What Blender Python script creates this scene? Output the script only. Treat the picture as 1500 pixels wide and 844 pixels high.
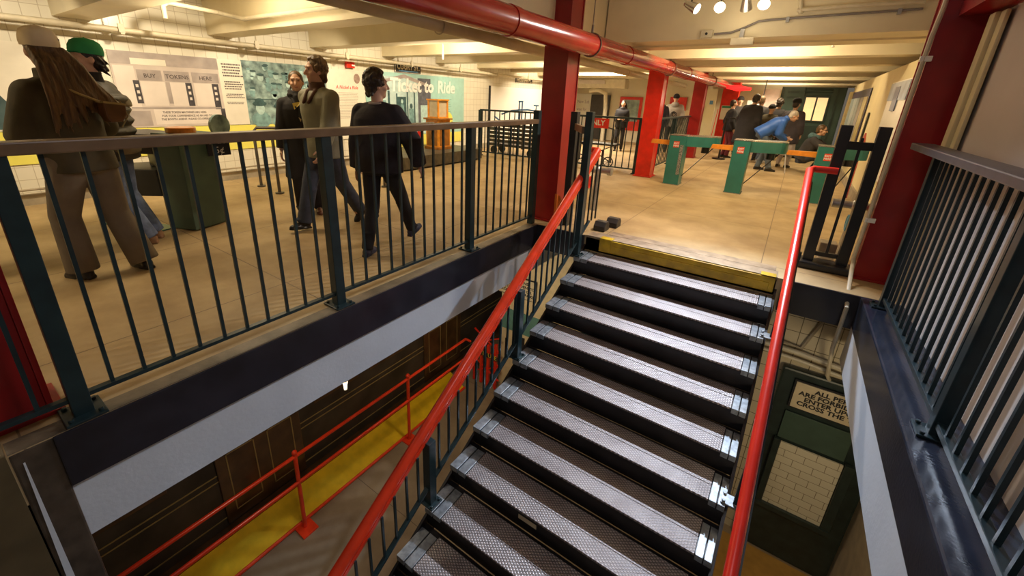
import bpy, math, random
import numpy as np
from mathutils import Vector, Matrix
random.seed(7)
for _o in list(bpy.data.objects): bpy.data.objects.remove(_o)
S = bpy.context.scene
COL = S.collection
# ------------------------------------------------------------------ camera
YAW, PITCH, ROLL = [math.radians(a) for a in (-34.418, 19.148, -2.110)]
FPX, CX, CY, EYE = 607.05, 727.11, 352.34, 1.46
def cam_basis():
    f = Vector((math.sin(YAW)*math.cos(PITCH), math.cos(YAW)*math.cos(PITCH), -math.sin(PITCH)))
    r = Vector((math.cos(YAW), -math.sin(YAW), 0)); d = f.cross(r)
    c, s = math.cos(ROLL), math.sin(ROLL)
    return c*r+s*d, -s*r+c*d, f
RV, DV, FV = cam_basis()
cam_data = bpy.data.cameras.new('camera'); cam = bpy.data.objects.new('camera', cam_data); COL.objects.link(cam)
cam_data.sensor_width = 36; cam_data.lens = 36*FPX/1500
cam_data.shift_x = (750-CX)/1500; cam_data.shift_y = (CY-422)/1500
cam_data.clip_start = 0.02
cam.matrix_world = Matrix(((RV.x, -DV.x, -FV.x, 0), (RV.y, -DV.y, -FV.y, 0), (RV.z, -DV.z, -FV.z, EYE), (0, 0, 0, 1)))
S.camera = cam
def at(px, py, axis, val):
    """the point of the real plane axis=val seen at photograph pixel (px, py)"""
    d = RV*((px-CX)/FPX) + DV*((py-CY)/FPX) + FV
    o = Vector((0, 0, EYE)); t = (val-o[axis])/d[axis]
    return o + d*t
# ------------------------------------------------------------------ light and exposure
S.view_settings.view_transform = 'Standard'; S.view_settings.look = 'None'
S.view_settings.gamma = 1; S.view_settings.use_curve_mapping = False
S.view_settings.exposure = 0.3
W = bpy.data.worlds.new('world'); S.world = W; W.use_nodes = True
W.node_tree.nodes['Background'].inputs[0].default_value = (1.0, .86, .68, 1)
W.node_tree.nodes['Background'].inputs[1].default_value = 0.10
WARM = (1.0, .74, .40); WARM2 = (1.0, .80, .52); COOL = (.62, .78, 1.0)
def lamp(kind, name, loc, power, color, size=.1, aim=None, angle=None, blend=.6, sy=None):
    l = bpy.data.lights.new(name, kind); l.energy = power; l.color = color
    if kind == 'AREA':
        l.size = size
        if sy: l.shape = 'RECTANGLE'; l.size_y = sy
    else: l.shadow_soft_size = size
    if kind == 'SPOT': l.spot_size = math.radians(angle or 90); l.spot_blend = blend
    o = bpy.data.objects.new(name, l); COL.objects.link(o); o.location = loc
    if aim is not None: o.rotation_euler = (Vector(aim)-Vector(loc)).to_track_quat('-Z', 'Y').to_euler()
    return o
#LIGHTS
# the hall's warm ceiling lamps, hung between the beams, plus added upward fills
for _y in (-.9, 2.35, 5.65, 8.95, 12.25):
    lamp('AREA', 'hall_lamp', (-5.3, _y, 2.66), 24 if _y < 3 else 34, WARM2, .7, aim=(-5.3, _y, 0), sy=.5)
    lamp('AREA', 'hall_ceiling_fill', (-4.9, _y, 1.98), 10, WARM2, 1.2, aim=(-4.9, _y, 5))  # added fill without a fixture, faces up to brighten ceiling and beams
for _y in (7.35, 10.6, 13.9, 17.2):
    lamp('AREA', 'corridor_lamp', (-.7, _y, 2.69), 48, WARM2, .8, aim=(-.7, _y, 0), sy=.5)
    lamp('AREA', 'corridor_ceiling_fill', (-.7, _y+.9, 1.98), 7, WARM2, 1.3, aim=(-.7, _y+.9, 5))  # added upward panel, unseen from below, lightens the corridor ceiling
lamp('AREA', 'far_hall_lamp', (-5.0, 12.6, 2.6), 120, (1, .88, .72), .9, aim=(-5.0, 13.4, 0))
# track spots over the wall pictures
for _y in (.75, 2.35, 4.05, 5.65, 7.35, 9.0, 12.3):
    lamp('SPOT', 'wall_spot', (-5.7, _y, 2.5), 95, (1, .82, .56), .05, aim=(-7.5, _y+.1, 1.2), angle=92, blend=.7)
# track spots over the landing: warm ones and the cool blue-white one that rakes down the stair
lamp('SPOT', 'stair_spot', (-.93, 5.38, 2.40), 150, (1, .85, .74), .04, aim=(-1.5, 2.9, -.6), angle=110, blend=.6)
lamp('SPOT', 'stair_spot', (-.52, 5.36, 2.38), 640, COOL, .035, aim=(-.35, 1.6, -1.6), angle=74, blend=1.0)
lamp('SPOT', 'landing_spot', (-.71, 5.30, 2.36), 45, WARM2, .06, aim=(-.6, 5.6, 0), angle=100, blend=.9)
# dim cool lamp in the ceiling above the stair well
lamp('AREA', 'stairwell_lamp', (-.2, .9, 2.66), 14, (.90, .92, 1.0), .5, aim=(-1.2, 1.6, 0))
lamp('AREA', 'landing_beam_fill', (-.6, 4.9, 2.0), 7, WARM2, .8, aim=(-.6, 5.2, 5))  # added fill light, no fixture, brightens the front of the landing beam
# platform level lamps
lamp('AREA', 'platform_lamp', (-2.72, 3.5, -.72), 22, (1, .82, .55), .4, aim=(-2.6, 5.3, -2.4))
lamp('AREA', 'platform_lamp', (-2.75, 1.6, -.72), 9, (1, .82, .58), .5, aim=(-3.4, 1.8, -3.3))
lamp('AREA', 'platform_lamp', (.95, 2.6, -.70), 9, (1, .80, .5), .3, aim=(.8, 4.2, -2.4))
#ENDLIGHTS
# ------------------------------------------------------------------ materials
MATS = {}
def mat(name, col, rough=.6, metal=0, noise=.12, nscale=9, bump=0, bscale=40, spec=.5, emit=None, estr=1, coat=0, col2=None):
    if name in MATS: return MATS[name]
    m = bpy.data.materials.new(name); m.use_nodes = True; nt = m.node_tree; b = nt.nodes['Principled BSDF']
    b.inputs['Roughness'].default_value = rough; b.inputs['Metallic'].default_value = metal
    b.inputs['Specular IOR Level'].default_value = spec; b.inputs['Coat Weight'].default_value = coat
    c = (*col, 1)
    tc = nt.nodes.new('ShaderNodeTexCoord')
    if noise or col2:
        n = nt.nodes.new('ShaderNodeTexNoise'); n.inputs['Scale'].default_value = nscale; n.inputs['Detail'].default_value = 5
        nt.links.new(tc.outputs['Object'], n.inputs['Vector'])
        mx = nt.nodes.new('ShaderNodeMix'); mx.data_type = 'RGBA'
        mr = nt.nodes.new('ShaderNodeMapRange'); mr.inputs[1].default_value = .32; mr.inputs[2].default_value = .68
        nt.links.new(n.outputs['Fac'], mr.inputs[0]); nt.links.new(mr.outputs[0], mx.inputs[0])
        lo = col2 if col2 else tuple(v*(1-noise) for v in col); hi = col if col2 else tuple(min(1, v*(1+noise)) for v in col)
        mx.inputs[6].default_value = (*lo, 1); mx.inputs[7].default_value = (*hi, 1)
        nt.links.new(mx.outputs[2], b.inputs['Base Color'])
    else: b.inputs['Base Color'].default_value = c
    if bump:
        n2 = nt.nodes.new('ShaderNodeTexNoise'); n2.inputs['Scale'].default_value = bscale; n2.inputs['Detail'].default_value = 3
        nt.links.new(tc.outputs['Object'], n2.inputs['Vector'])
        bp = nt.nodes.new('ShaderNodeBump'); bp.inputs['Strength'].default_value = bump; bp.inputs['Distance'].default_value = .01
        nt.links.new(n2.outputs['Fac'], bp.inputs['Height']); nt.links.new(bp.outputs[0], b.inputs['Normal'])
    if emit: b.inputs['Emission Color'].default_value = (*emit, 1); b.inputs['Emission Strength'].default_value = estr
    MATS[name] = m; return m
def tile_mat(name, col, mortar, w, h, plane, offs=0, rough=.25, msize=.004, var=.06):
    """square or brick tiles in metres; plane 'yz' or 'xz'"""
    m = bpy.data.materials.new(name); m.use_nodes = True; nt = m.node_tree; b = nt.nodes['Principled BSDF']
    tc = nt.nodes.new('ShaderNodeTexCoord'); sp = nt.nodes.new('ShaderNodeSeparateXYZ'); cb = nt.nodes.new('ShaderNodeCombineXYZ')
    nt.links.new(tc.outputs['Object'], sp.inputs[0])
    nt.links.new(sp.outputs['Y' if plane == 'yz' else 'X'], cb.inputs[0])
    nt.links.new(sp.outputs['Y' if plane == 'xy' else 'Z'], cb.inputs[1])
    br = nt.nodes.new('ShaderNodeTexBrick'); nt.links.new(cb.outputs[0], br.inputs['Vector'])
    br.offset = offs; br.squash = 1
    br.inputs['Scale'].default_value = 1; br.inputs['Brick Width'].default_value = w; br.inputs['Row Height'].default_value = h
    br.inputs['Mortar Size'].default_value = msize; br.inputs['Mortar Smooth'].default_value = .2
    br.inputs['Color1'].default_value = (*col, 1); br.inputs['Color2'].default_value = (*[c*(1-var) for c in col], 1)
    br.inputs['Mortar'].default_value = (*mortar, 1)
    nt.links.new(br.outputs['Color'], b.inputs['Base Color']); b.inputs['Roughness'].default_value = rough
    MATS[name] = m; return m
def floor_mat(name, c1, c2, joint, w, h, rough=.55):
    m = bpy.data.materials.new(name); m.use_nodes = True; nt = m.node_tree; b = nt.nodes['Principled BSDF']
    tc = nt.nodes.new('ShaderNodeTexCoord')
    n = nt.nodes.new('ShaderNodeTexNoise'); n.inputs['Scale'].default_value = 1.6; n.inputs['Detail'].default_value = 9; n.inputs['Roughness'].default_value = .62
    nt.links.new(tc.outputs['Object'], n.inputs['Vector'])
    rp = nt.nodes.new('ShaderNodeValToRGB'); rp.color_ramp.elements[0].position = .34; rp.color_ramp.elements[1].position = .66
    rp.color_ramp.elements[0].color = (*c1, 1); rp.color_ramp.elements[1].color = (*c2, 1)
    nt.links.new(n.outputs['Fac'], rp.inputs[0])
    br = nt.nodes.new('ShaderNodeTexBrick'); br.offset = .0; br.inputs['Scale'].default_value = 1
    br.inputs['Brick Width'].default_value = w; br.inputs['Row Height'].default_value = h; br.inputs['Mortar Size'].default_value = .006
    br.inputs['Mortar Smooth'].default_value = .6
    nt.links.new(tc.outputs['Object'], br.inputs['Vector'])
    mx = nt.nodes.new('ShaderNodeMix'); mx.data_type = 'RGBA'
    nt.links.new(br.outputs['Fac'], mx.inputs[0]); nt.links.new(rp.outputs[0], mx.inputs[6]); mx.inputs[7].default_value = (*joint, 1)
    nt.links.new(mx.outputs[2], b.inputs['Base Color'])
    n3 = nt.nodes.new('ShaderNodeTexNoise'); n3.inputs['Scale'].default_value = 3; n3.inputs['Detail'].default_value = 6
    nt.links.new(tc.outputs['Object'], n3.inputs['Vector'])
    mr = nt.nodes.new('ShaderNodeMapRange'); mr.inputs[3].default_value = rough-.15; mr.inputs[4].default_value = rough+.2
    nt.links.new(n3.outputs['Fac'], mr.inputs[0]); nt.links.new(mr.outputs[0], b.inputs['Roughness'])
    MATS[name] = m; return m
def tread_mat(name):
    """worn metal plate with a raised diagonal crosshatch"""
    m = bpy.data.materials.new(name); m.use_nodes = True; nt = m.node_tree; b = nt.nodes['Principled BSDF']
    tc = nt.nodes.new('ShaderNodeTexCoord'); hs = []
    for ang in (34, -34):
        mp = nt.nodes.new('ShaderNodeMapping'); mp.inputs['Rotation'].default_value = (0, 0, math.radians(ang))
        nt.links.new(tc.outputs['Object'], mp.inputs[0])
        w = nt.nodes.new('ShaderNodeTexWave'); w.bands_direction = 'Y'; w.inputs['Scale'].default_value = 17; w.inputs['Distortion'].default_value = .25
        nt.links.new(mp.outputs[0], w.inputs[0]); hs.append(w)
    mn = nt.nodes.new('ShaderNodeMath'); mn.operation = 'MINIMUM'
    nt.links.new(hs[0].outputs['Fac'], mn.inputs[0]); nt.links.new(hs[1].outputs['Fac'], mn.inputs[1])
    rp = nt.nodes.new('ShaderNodeValToRGB'); rp.color_ramp.elements[0].position = .12; rp.color_ramp.elements[1].position = .42
    rp.color_ramp.elements[0].color = (.20, .175, .17, 1); rp.color_ramp.elements[1].color = (.52, .46, .44, 1)
    nt.links.new(mn.outputs[0], rp.inputs[0])
    n = nt.nodes.new('ShaderNodeTexNoise'); n.inputs['Scale'].default_value = 7; n.inputs['Detail'].default_value = 6
    nt.links.new(tc.outputs['Object'], n.inputs['Vector'])
    mx = nt.nodes.new('ShaderNodeMix'); mx.data_type = 'RGBA'; mx.blend_type = 'MULTIPLY'; mx.inputs[0].default_value = .6
    nt.links.new(rp.outputs[0], mx.inputs[6])
    r2 = nt.nodes.new('ShaderNodeValToRGB'); r2.color_ramp.elements[0].position = .3; r2.color_ramp.elements[1].position = .7
    r2.color_ramp.elements[0].color = (.55, .5, .5, 1); r2.color_ramp.elements[1].color = (1, 1, 1, 1)
    nt.links.new(n.outputs['Fac'], r2.inputs[0]); nt.links.new(r2.outputs[0], mx.inputs[7])
    nt.links.new(mx.outputs[2], b.inputs['Base Color'])
    bp = nt.nodes.new('ShaderNodeBump'); bp.inputs['Strength'].default_value = .5; bp.inputs['Distance'].default_value = .004
    nt.links.new(mn.outputs[0], bp.inputs['Height']); nt.links.new(bp.outputs[0], b.inputs['Normal'])
    b.inputs['Metallic'].default_value = .35; b.inputs['Roughness'].default_value = .42
    MATS[name] = m; return m
# ------------------------------------------------------------------ mesh building
class G:
    def __init__(s): s.v = []; s.f = []; s.m = []; s.cur = 0; s.mats = []
    def use(s, m):
        if m not in s.mats: s.mats.append(m)
        s.cur = s.mats.index(m); return s
    def add(s, vs, fs):
        o = len(s.v); s.v += [tuple(v) for v in vs]; s.f += [tuple(i+o for i in f) for f in fs]; s.m += [s.cur]*len(fs); return s
    def box(s, x0, y0, z0, x1, y1, z1):
        x0, x1 = min(x0, x1), max(x0, x1); y0, y1 = min(y0, y1), max(y0, y1); z0, z1 = min(z0, z1), max(z0, z1)
        v = [(x, y, z) for z in (z0, z1) for y in (y0, y1) for x in (x0, x1)]
        return s.add(v, [(0, 2, 3, 1), (4, 5, 7, 6), (0, 1, 5, 4), (2, 6, 7, 3), (0, 4, 6, 2), (1, 3, 7, 5)])
    def obox(s, c, ax, ay, az, hx, hy, hz):
        c = Vector(c); ax, ay, az = Vector(ax).normalized()*hx, Vector(ay).normalized()*hy, Vector(az).normalized()*hz
        v = [c+i*ax+j*ay+k*az for k in (-1, 1) for j in (-1, 1) for i in (-1, 1)]
        return s.add(v, [(0, 2, 3, 1), (4, 5, 7, 6), (0, 1, 5, 4), (2, 6, 7, 3), (0, 4, 6, 2), (1, 3, 7, 5)])
    def bar(s, a, b, w, h=None, up=(0, 0, 1)):
        """a rectangular bar from a to b"""
        a, b = Vector(a), Vector(b); d = (b-a); L = d.length; d.normalize(); up = Vector(up)
        if abs(d.dot(up)) > .98: up = Vector((1, 0, 0))
        sx = d.cross(up).normalized(); uz = sx.cross(d)
        return s.obox((a+b)/2, sx, d, uz, w/2, L/2, (h or w)/2)
    def cyl(s, a, b, r, r2=None, n=14, cap=True):
        a, b = Vector(a), Vector(b); d = (b-a).normalized(); r2 = r if r2 is None else r2
        u = d.orthogonal().normalized(); w = d.cross(u); vs = []
        for p, rr in ((a, r), (b, r2)):
            for i in range(n):
                t = 2*math.pi*i/n; vs.append(p+(u*math.cos(t)+w*math.sin(t))*rr)
        fs = [(i, (i+1) % n, n+(i+1) % n, n+i) for i in range(n)]
        if cap: fs += [tuple(range(n-1, -1, -1)), tuple(range(n, 2*n))]
        return s.add(vs, fs)
    def tube(s, pts, r, n=10, closed=False):
        pts = [Vector(p) for p in pts]; vs = []; u = None; k = len(pts)
        for i, p in enumerate(pts):
            a = pts[i-1] if i or closed else p; c = pts[(i+1) % k] if i < k-1 or closed else p
            d = (c-a).normalized()
            u = d.orthogonal().normalized() if u is None else (u-d*u.dot(d)).normalized()
            w = d.cross(u); rr = r[i] if isinstance(r, (list, tuple)) else r
            for j in range(n):
                t = 2*math.pi*j/n; vs.append(p+(u*math.cos(t)+w*math.sin(t))*rr)
        fs = [(i*n+j, i*n+(j+1) % n, ((i+1) % k)*n+(j+1) % n, ((i+1) % k)*n+j) for i in range(k if closed else k-1) for j in range(n)]
        if not closed: fs += [tuple(range(n-1, -1, -1)), tuple(range((k-1)*n, k*n))]
        return s.add(vs, fs)
    def ell(s, c, r, rot=None, n=16, m=10):
        c = Vector(c); r = (r, r, r) if isinstance(r, (int, float)) else r; vs = []; fs = []
        R = rot if rot is not None else Matrix.Identity(3)
        vs.append(c+R@Vector((0, 0, -r[2])))
        for i in range(1, m):
            ph = -math.pi/2+math.pi*i/m
            for j in range(n):
                t = 2*math.pi*j/n
                vs.append(c+R@Vector((r[0]*math.cos(ph)*math.cos(t), r[1]*math.cos(ph)*math.sin(t), r[2]*math.sin(ph))))
        vs.append(c+R@Vector((0, 0, r[2]))); e = len(vs)-1
        fs += [(0, 1+(j+1) % n, 1+j) for j in range(n)]
        for i in range(m-2):
            fs += [(1+i*n+j, 1+i*n+(j+1) % n, 1+(i+1)*n+(j+1) % n, 1+(i+1)*n+j) for j in range(n)]
        fs += [(e, 1+(m-2)*n+j, 1+(m-2)*n+(j+1) % n) for j in range(n)]
        return s.add(vs, fs)
    def cap(s, a, b, ra, rb=None, n=14):
        rb = ra if rb is None else rb
        s.cyl(a, b, ra, rb, n=n); s.ell(a, ra, n=n, m=8); return s.ell(b, rb, n=n, m=8)
    def loft(s, rings, n=24):
        """rings: (centre, rx, ry, yaw, pitch): ellipses stacked into a closed body"""
        vs = []
        for q in rings:
            c, rx, ry = Vector(q[0]), q[1], q[2]; yw = q[3] if len(q) > 3 else 0; pt = q[4] if len(q) > 4 else 0
            R = Matrix.Rotation(yw, 3, 'Z') @ Matrix.Rotation(pt, 3, 'X')
            for j in range(n):
                t = 2*math.pi*j/n; cx, sy = math.cos(t), math.sin(t)
                vs.append(c+R@Vector((rx*math.copysign(abs(cx)**.85, cx), ry*math.copysign(abs(sy)**.85, sy), 0)))
        k = len(rings)
        fs = [(i*n+j, i*n+(j+1) % n, (i+1)*n+(j+1) % n, (i+1)*n+j) for i in range(k-1) for j in range(n)]
        fs += [tuple(range(n-1, -1, -1)), tuple(range((k-1)*n, k*n))]
        return s.add(vs, fs)
    def prism(s, poly, axis, a, b):
        """poly in the two remaining axes (in order), extruded along axis from a to b"""
        def P(p, t):
            q = list(p); q.insert(axis, t); return tuple(q)
        n = len(poly); vs = [P(p, a) for p in poly]+[P(p, b) for p in poly]
        fs = [(i, (i+1) % n, n+(i+1) % n, n+i) for i in range(n)]+[tuple(range(n-1, -1, -1)), tuple(range(n, 2*n))]
        return s.add(vs, fs)
    def quad(s, a, b, c, d): return s.add([a, b, c, d], [(0, 1, 2, 3)])
def rootloc(p):
    l = Vector((0, 0, 0))
    while p is not None: l += p.location; p = p.parent
    return l
def link(name, g, m=None, parent=None, world=True, smooth=False, bev=0):
    """one mesh object; geometry in world metres is moved into its parent's frame"""
    me = bpy.data.meshes.new(name); off = rootloc(parent) if (parent is not None and world) else Vector((0, 0, 0))
    me.from_pydata([(v[0]-off.x, v[1]-off.y, v[2]-off.z) for v in g.v], [], g.f)
    ms = g.mats if g.mats else [m]
    for q in ms: me.materials.append(q)
    if g.mats: me.polygons.foreach_set('material_index', g.m)
    me.validate(); me.update()
    import bmesh
    bm = bmesh.new(); bm.from_mesh(me); bmesh.ops.recalc_face_normals(bm, faces=bm.faces)
    if bev:
        bmesh.ops.bevel(bm, geom=[e for e in bm.edges if e.is_manifold and e.calc_face_angle(0) > .9], offset=bev, segments=2, affect='EDGES', profile=.6)
    bm.to_mesh(me); bm.free()
    o = bpy.data.objects.new(name, me); COL.objects.link(o)
    if parent is not None: o.parent = parent
    if smooth:
        me.polygons.foreach_set('use_smooth', [True]*len(me.polygons))
        try: me.set_sharp_from_angle(angle=math.radians(42))
        except Exception: pass
    return o
def tag(o, label, cat, group=None, kind=None):
    o['label'] = label; o['category'] = cat
    if group: o['group'] = group
    if kind: o['kind'] = kind
    return o
def thing(name, label, cat, loc=(0, 0, 0), rz=0, group=None):
    o = bpy.data.objects.new(name, None); COL.objects.link(o); o.location = loc; o.rotation_euler = (0, 0, rz)
    o.empty_display_size = .1
    return tag(o, label, cat, group)
def struct(name, g, m, smooth=False, bev=0):
    o = link(name, g, m, smooth=smooth, bev=bev); o['kind'] = 'structure'; return o
def copy_tree(o, parent=None):
    c = o.copy(); COL.objects.link(c)
    if parent is not None: c.parent = parent
    for ch in [x for x in o.children]: copy_tree(ch, c)
    return c
def text(body, size, origin, xdir, ydir, m, parent=None, name='lettering', sx=1.0, depth=.002, align='LEFT', bold=0, shear=0, world=True, fit=None):
    """raised lettering lying in the plane xdir/ydir"""
    cu = bpy.data.curves.new(name, 'FONT'); cu.body = body; cu.size = size; cu.extrude = depth; cu.align_x = align; cu.offset = bold; cu.shear = shear
    cu.resolution_u = 2; cu.space_line = .95
    t = bpy.data.objects.new(name, cu); COL.objects.link(t); bpy.context.view_layer.update()
    me = bpy.data.meshes.new_from_object(t.evaluated_get(bpy.context.evaluated_depsgraph_get()))
    bpy.data.objects.remove(t)
    if fit and len(me.vertices): xs = [v.co.x for v in me.vertices]; sx = fit/(max(xs)-min(xs))
    X = Vector(xdir).normalized(); Y = Vector(ydir).normalized(); Z = X.cross(Y)
    off = rootloc(parent) if (parent is not None and world) else Vector((0, 0, 0)); O = Vector(origin)-off
    me.transform(Matrix(((X.x*sx, Y.x, Z.x, O.x), (X.y*sx, Y.y, Z.y, O.y), (X.z*sx, Y.z, Z.z, O.z), (0, 0, 0, 1))))
    me.materials.clear(); me.materials.append(m)
    o = bpy.data.objects.new(name, me); COL.objects.link(o)
    if parent is not None: o.parent = parent
    return o
# ------------------------------------------------------------------ materials in use
M_ceil = mat('ceiling_paint', (.74, .66, .47), .55, noise=.06, nscale=2, bump=.15, bscale=30)
M_beam = mat('beam_paint', (.78, .70, .50), .5, noise=.05, nscale=3, bump=.15, bscale=25)
M_tile = tile_mat('white_wall_tile', (.80, .77, .66), (.55, .50, .40), .152, .152, 'yz')
M_tile_far = tile_mat('white_wall_tile_far', (.80, .77, .66), (.5, .46, .36), .152, .152, 'xz')
M_tile_low = tile_mat('old_wall_tile', (.62, .54, .38), (.16, .13, .08), .152, .152, 'xz', offs=0)
M_plaster = mat('cream_plaster', (.80, .74, .58), .6, noise=.06, nscale=1.5)
M_plaster_r = mat('yellowed_plaster', (.72, .62, .36), .6, noise=.1, nscale=1.2)
M_white = mat('white_paint', (.64, .68, .73), .5, noise=.05, nscale=3, bump=.1)
M_conc = floor_mat('mezzanine_concrete', (.34, .235, .115), (.52, .385, .20), (.20, .14, .08), 1.53, 1.53)
M_curb = mat('worn_curb_concrete', (.16, .125, .08), .45, noise=.45, nscale=5, bump=.2)
M_black = mat('glossy_dark_paint', (.022, .020, .028), .28, noise=.3, nscale=5, bump=.05)
M_blackn = mat('navy_black_paint', (.020, .024, .038), .2, noise=.3, nscale=4, bump=.08, bscale=60)
M_teal = mat('teal_railing_paint', (.012, .030, .034), .35, noise=.25, nscale=12)
M_tealdk = mat('dark_teal_paint', (.009, .022, .028), .35, noise=.25, nscale=12)
M_brownrail = mat('brown_top_rail', (.17, .105, .055), .38, noise=.2, nscale=8)
M_red = mat('red_column_paint', (.30, .010, .010), .35, noise=.18, nscale=4)
M_redb = mat('bright_red_paint', (.72, .024, .010), .32, noise=.15, nscale=6)
M_redp = mat('red_pipe_paint', (.42, .016, .012), .22, noise=.15, nscale=4, coat=.3)
M_rail = mat('orange_red_handrail', (.86, .050, .012), .3, noise=.12, nscale=9, coat=.2)
M_pipe = mat('beige_pipe_paint', (.46, .37, .24), .45, noise=.1, nscale=5)
M_conduit = mat('painted_conduit', (.62, .56, .42), .45, noise=.08)
M_metal = mat('galvanised_metal', (.42, .42, .42), .38, metal=.8, noise=.2, nscale=15)
M_yellow = mat('safety_yellow_paint', (.52, .33, .012), .4, noise=.3, nscale=7, bump=.1)
M_yband = mat('yellow_wall_band', (.85, .80, .16), .45, noise=.03)
M_lowfloor = floor_mat('platform_concrete', (.22, .15, .09), (.36, .27, .17), (.16, .11, .07), 2.4, 2.4)
M_base = mat('grey_cement_base', (.34, .29, .21), .6, noise=.25, nscale=6)
M_dark = mat('near_black_brown', (.03, .026, .02), .7)  # near-black brown of the platform ceiling and outer right wall
# ------------------------------------------------------------------ the upper floor (mezzanine)
FL, FR, FY, NY = -2.35, .735, 4.30, -.12         # edges of the stair opening: left, right, far, near
XW, XR, YF = -7.5, 1.06, 16.2                    # left wall, right wall, far wall
g = G(); g.box(XW, -3, -.27, FL, FY, 0).box(XW, FY, -.27, 3, 22, 0); struct('floor', g, M_conc)
g = G(); g.box(FR, -2, -.27, 1.02, FY-.001, 0); struct('floor_right_curb', g, M_blackn, bev=.012)
g = G()
g.box(FL-.10, -.05, 0, FL, FY-.05, .003); struct('trim_1', g, M_curb)
g = G(); g.box(FL-.02, .08, -.28, FL+.012, FY+.02, -.002); struct('trim_2', g, M_black, bev=.006)
g = G(); g.box(FL-.16, .08, -.60, FL-.005, FY+.9, -.28); struct('trim_3', g, M_white)
g = G(); g.box(FR+.005, -2, -.60, FR+.16, FY-.02, -.272); struct('trim_4', g, M_white)
g = G(); g.box(.2, FY-.02, -.30, 1.02, FY+.25, -.001); g.box(FL+.012, FY-.02, -.30, -1.72, FY+.25, -.001); struct('trim_5', g, M_black)
# cross wall at the near end of the opening
g = G(); g.box(-2.8, -.05, -3.3, FL+.003, .082, -.004); struct('wall_near_corner', g, mat('worn_brown_cement', (.075, .055, .038), .28, noise=.5, nscale=7, bump=.5, bscale=9), bev=.008)
g = G(); g.box(-2.6, -1.6, -3.3, FL+.004, -.055, .004); struct('wall_near', g, mat('old_varnished_board', (.13, .095, .045), .4, noise=.3, nscale=3))
g = G(); g.prism([(-.014, -.06), (-.020, -.06), (-.060, -1.6), (-.014, -1.6)], 0, FL-.02, FL+.006); struct('trim_8', g, M_white)
# lower ceiling and floor
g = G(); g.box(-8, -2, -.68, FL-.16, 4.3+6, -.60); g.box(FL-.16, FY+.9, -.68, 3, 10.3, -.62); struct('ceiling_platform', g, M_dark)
g = G(); g.box(-8, -3, -3.5, 3, 10.3, -3.3); struct('floor_platform', g, M_lowfloor)
# ------------------------------------------------------------------ walls above
g = G(); g.box(XW-.2, -3, 0, XW, YF, 2.9); struct('wall_left', g, M_tile)
g = G(); g.box(XW, YF, 0, -2.9, YF+.2, 2.9); struct('wall_far_left', g, M_plaster)
g = G(); g.box(XW, -3, 0, XW+.03, YF, .14); struct('baseboard_left', g, M_base)
g = G(); g.box(-3.0, YF, 0, -2.9, 20, 2.9); g.box(-2.9, 19.0, 0, 1.1, 19.2, 2.9); struct('wall_far', g, M_plaster)
g = G(); g.box(XR, 5.15, 0, XR+.12, 15.4, 2.08); struct('wall_right', g, M_plaster_r)
g = G(); g.box(XR-.03, 5.15, 0, XR, 15.4, .16); struct('baseboard_right', g, M_base)
g = G(); g.box(2.4, 4, 0, 2.5, 19, 2.9); struct('wall_outer_right', g, M_dark)
g = G(); g.box(1.0, -2, -.6, 1.12, 4.62, 2.14); struct('wall_near_right', g, mat('pale_plaster', (.62, .55, .50), .7, noise=.04, nscale=2))
g = G(); g.box(.93, 4.50, 0, .98, 4.62, 2.12); g.box(.955, 4.40, 0, .98, 4.50, 2.12); struct('trim_6', g, M_plaster_r, bev=.01)
g = G(); g.box(.80, -2, 2.14, 1.5, 5.1, 2.62); struct('trim_7', g, M_red)
# platform-level walls
g = G(); g.box(.2, 4.62, -3.3, 3, 4.8, -.30); struct('wall_platform_right', g, M_tile_low)
g = G(); g.box(1.30, -1, -3.3, 1.5, 4.62, -.6); struct('wall_platform_side', g, mat('platform_cream', (.5, .42, .3), .6))
g = G(); g.box(-8, 9.6, -3.3, .2, 9.8, -.68); struct('wall_platform_far', g, mat('platform_tan', (.52, .43, .28), .6))
# ------------------------------------------------------------------ ceiling with its concrete-cased beams
g = G(); g.box(XW, -3, 2.72, 3, 22, 2.9); struct('ceiling', g, M_ceil)
BW = .36
for k in range(-2, 12):
    y = 1.46+1.65*k
    g = G(); n0, n1 = XW, (2.6 if y > 5.2 else -2.45)
    g.prism([(y, 2.72), (y, 2.18), (y+BW, 2.18), (y+BW, 2.72)], 0, n0, n1)
    g.prism([(y-.05, 2.72), (y, 2.62), (y+BW, 2.62), (y+BW+.05, 2.72)], 0, n0, n1)
    struct('ceiling_beam', g, M_beam)
g = G(); g.box(-2.62, -3, 2.24, -2.42, 20, 2.72); struct('ceiling_girder', g, M_beam)
# big haunched girder over the landing behind the first column
g = G(); g.prism([(5.95, 2.72), (5.95, 2.20), (6.45, 2.20), (6.45, 2.72)], 0, -2.4, 2.5); struct('ceiling_haunch', g, M_beam)
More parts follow.
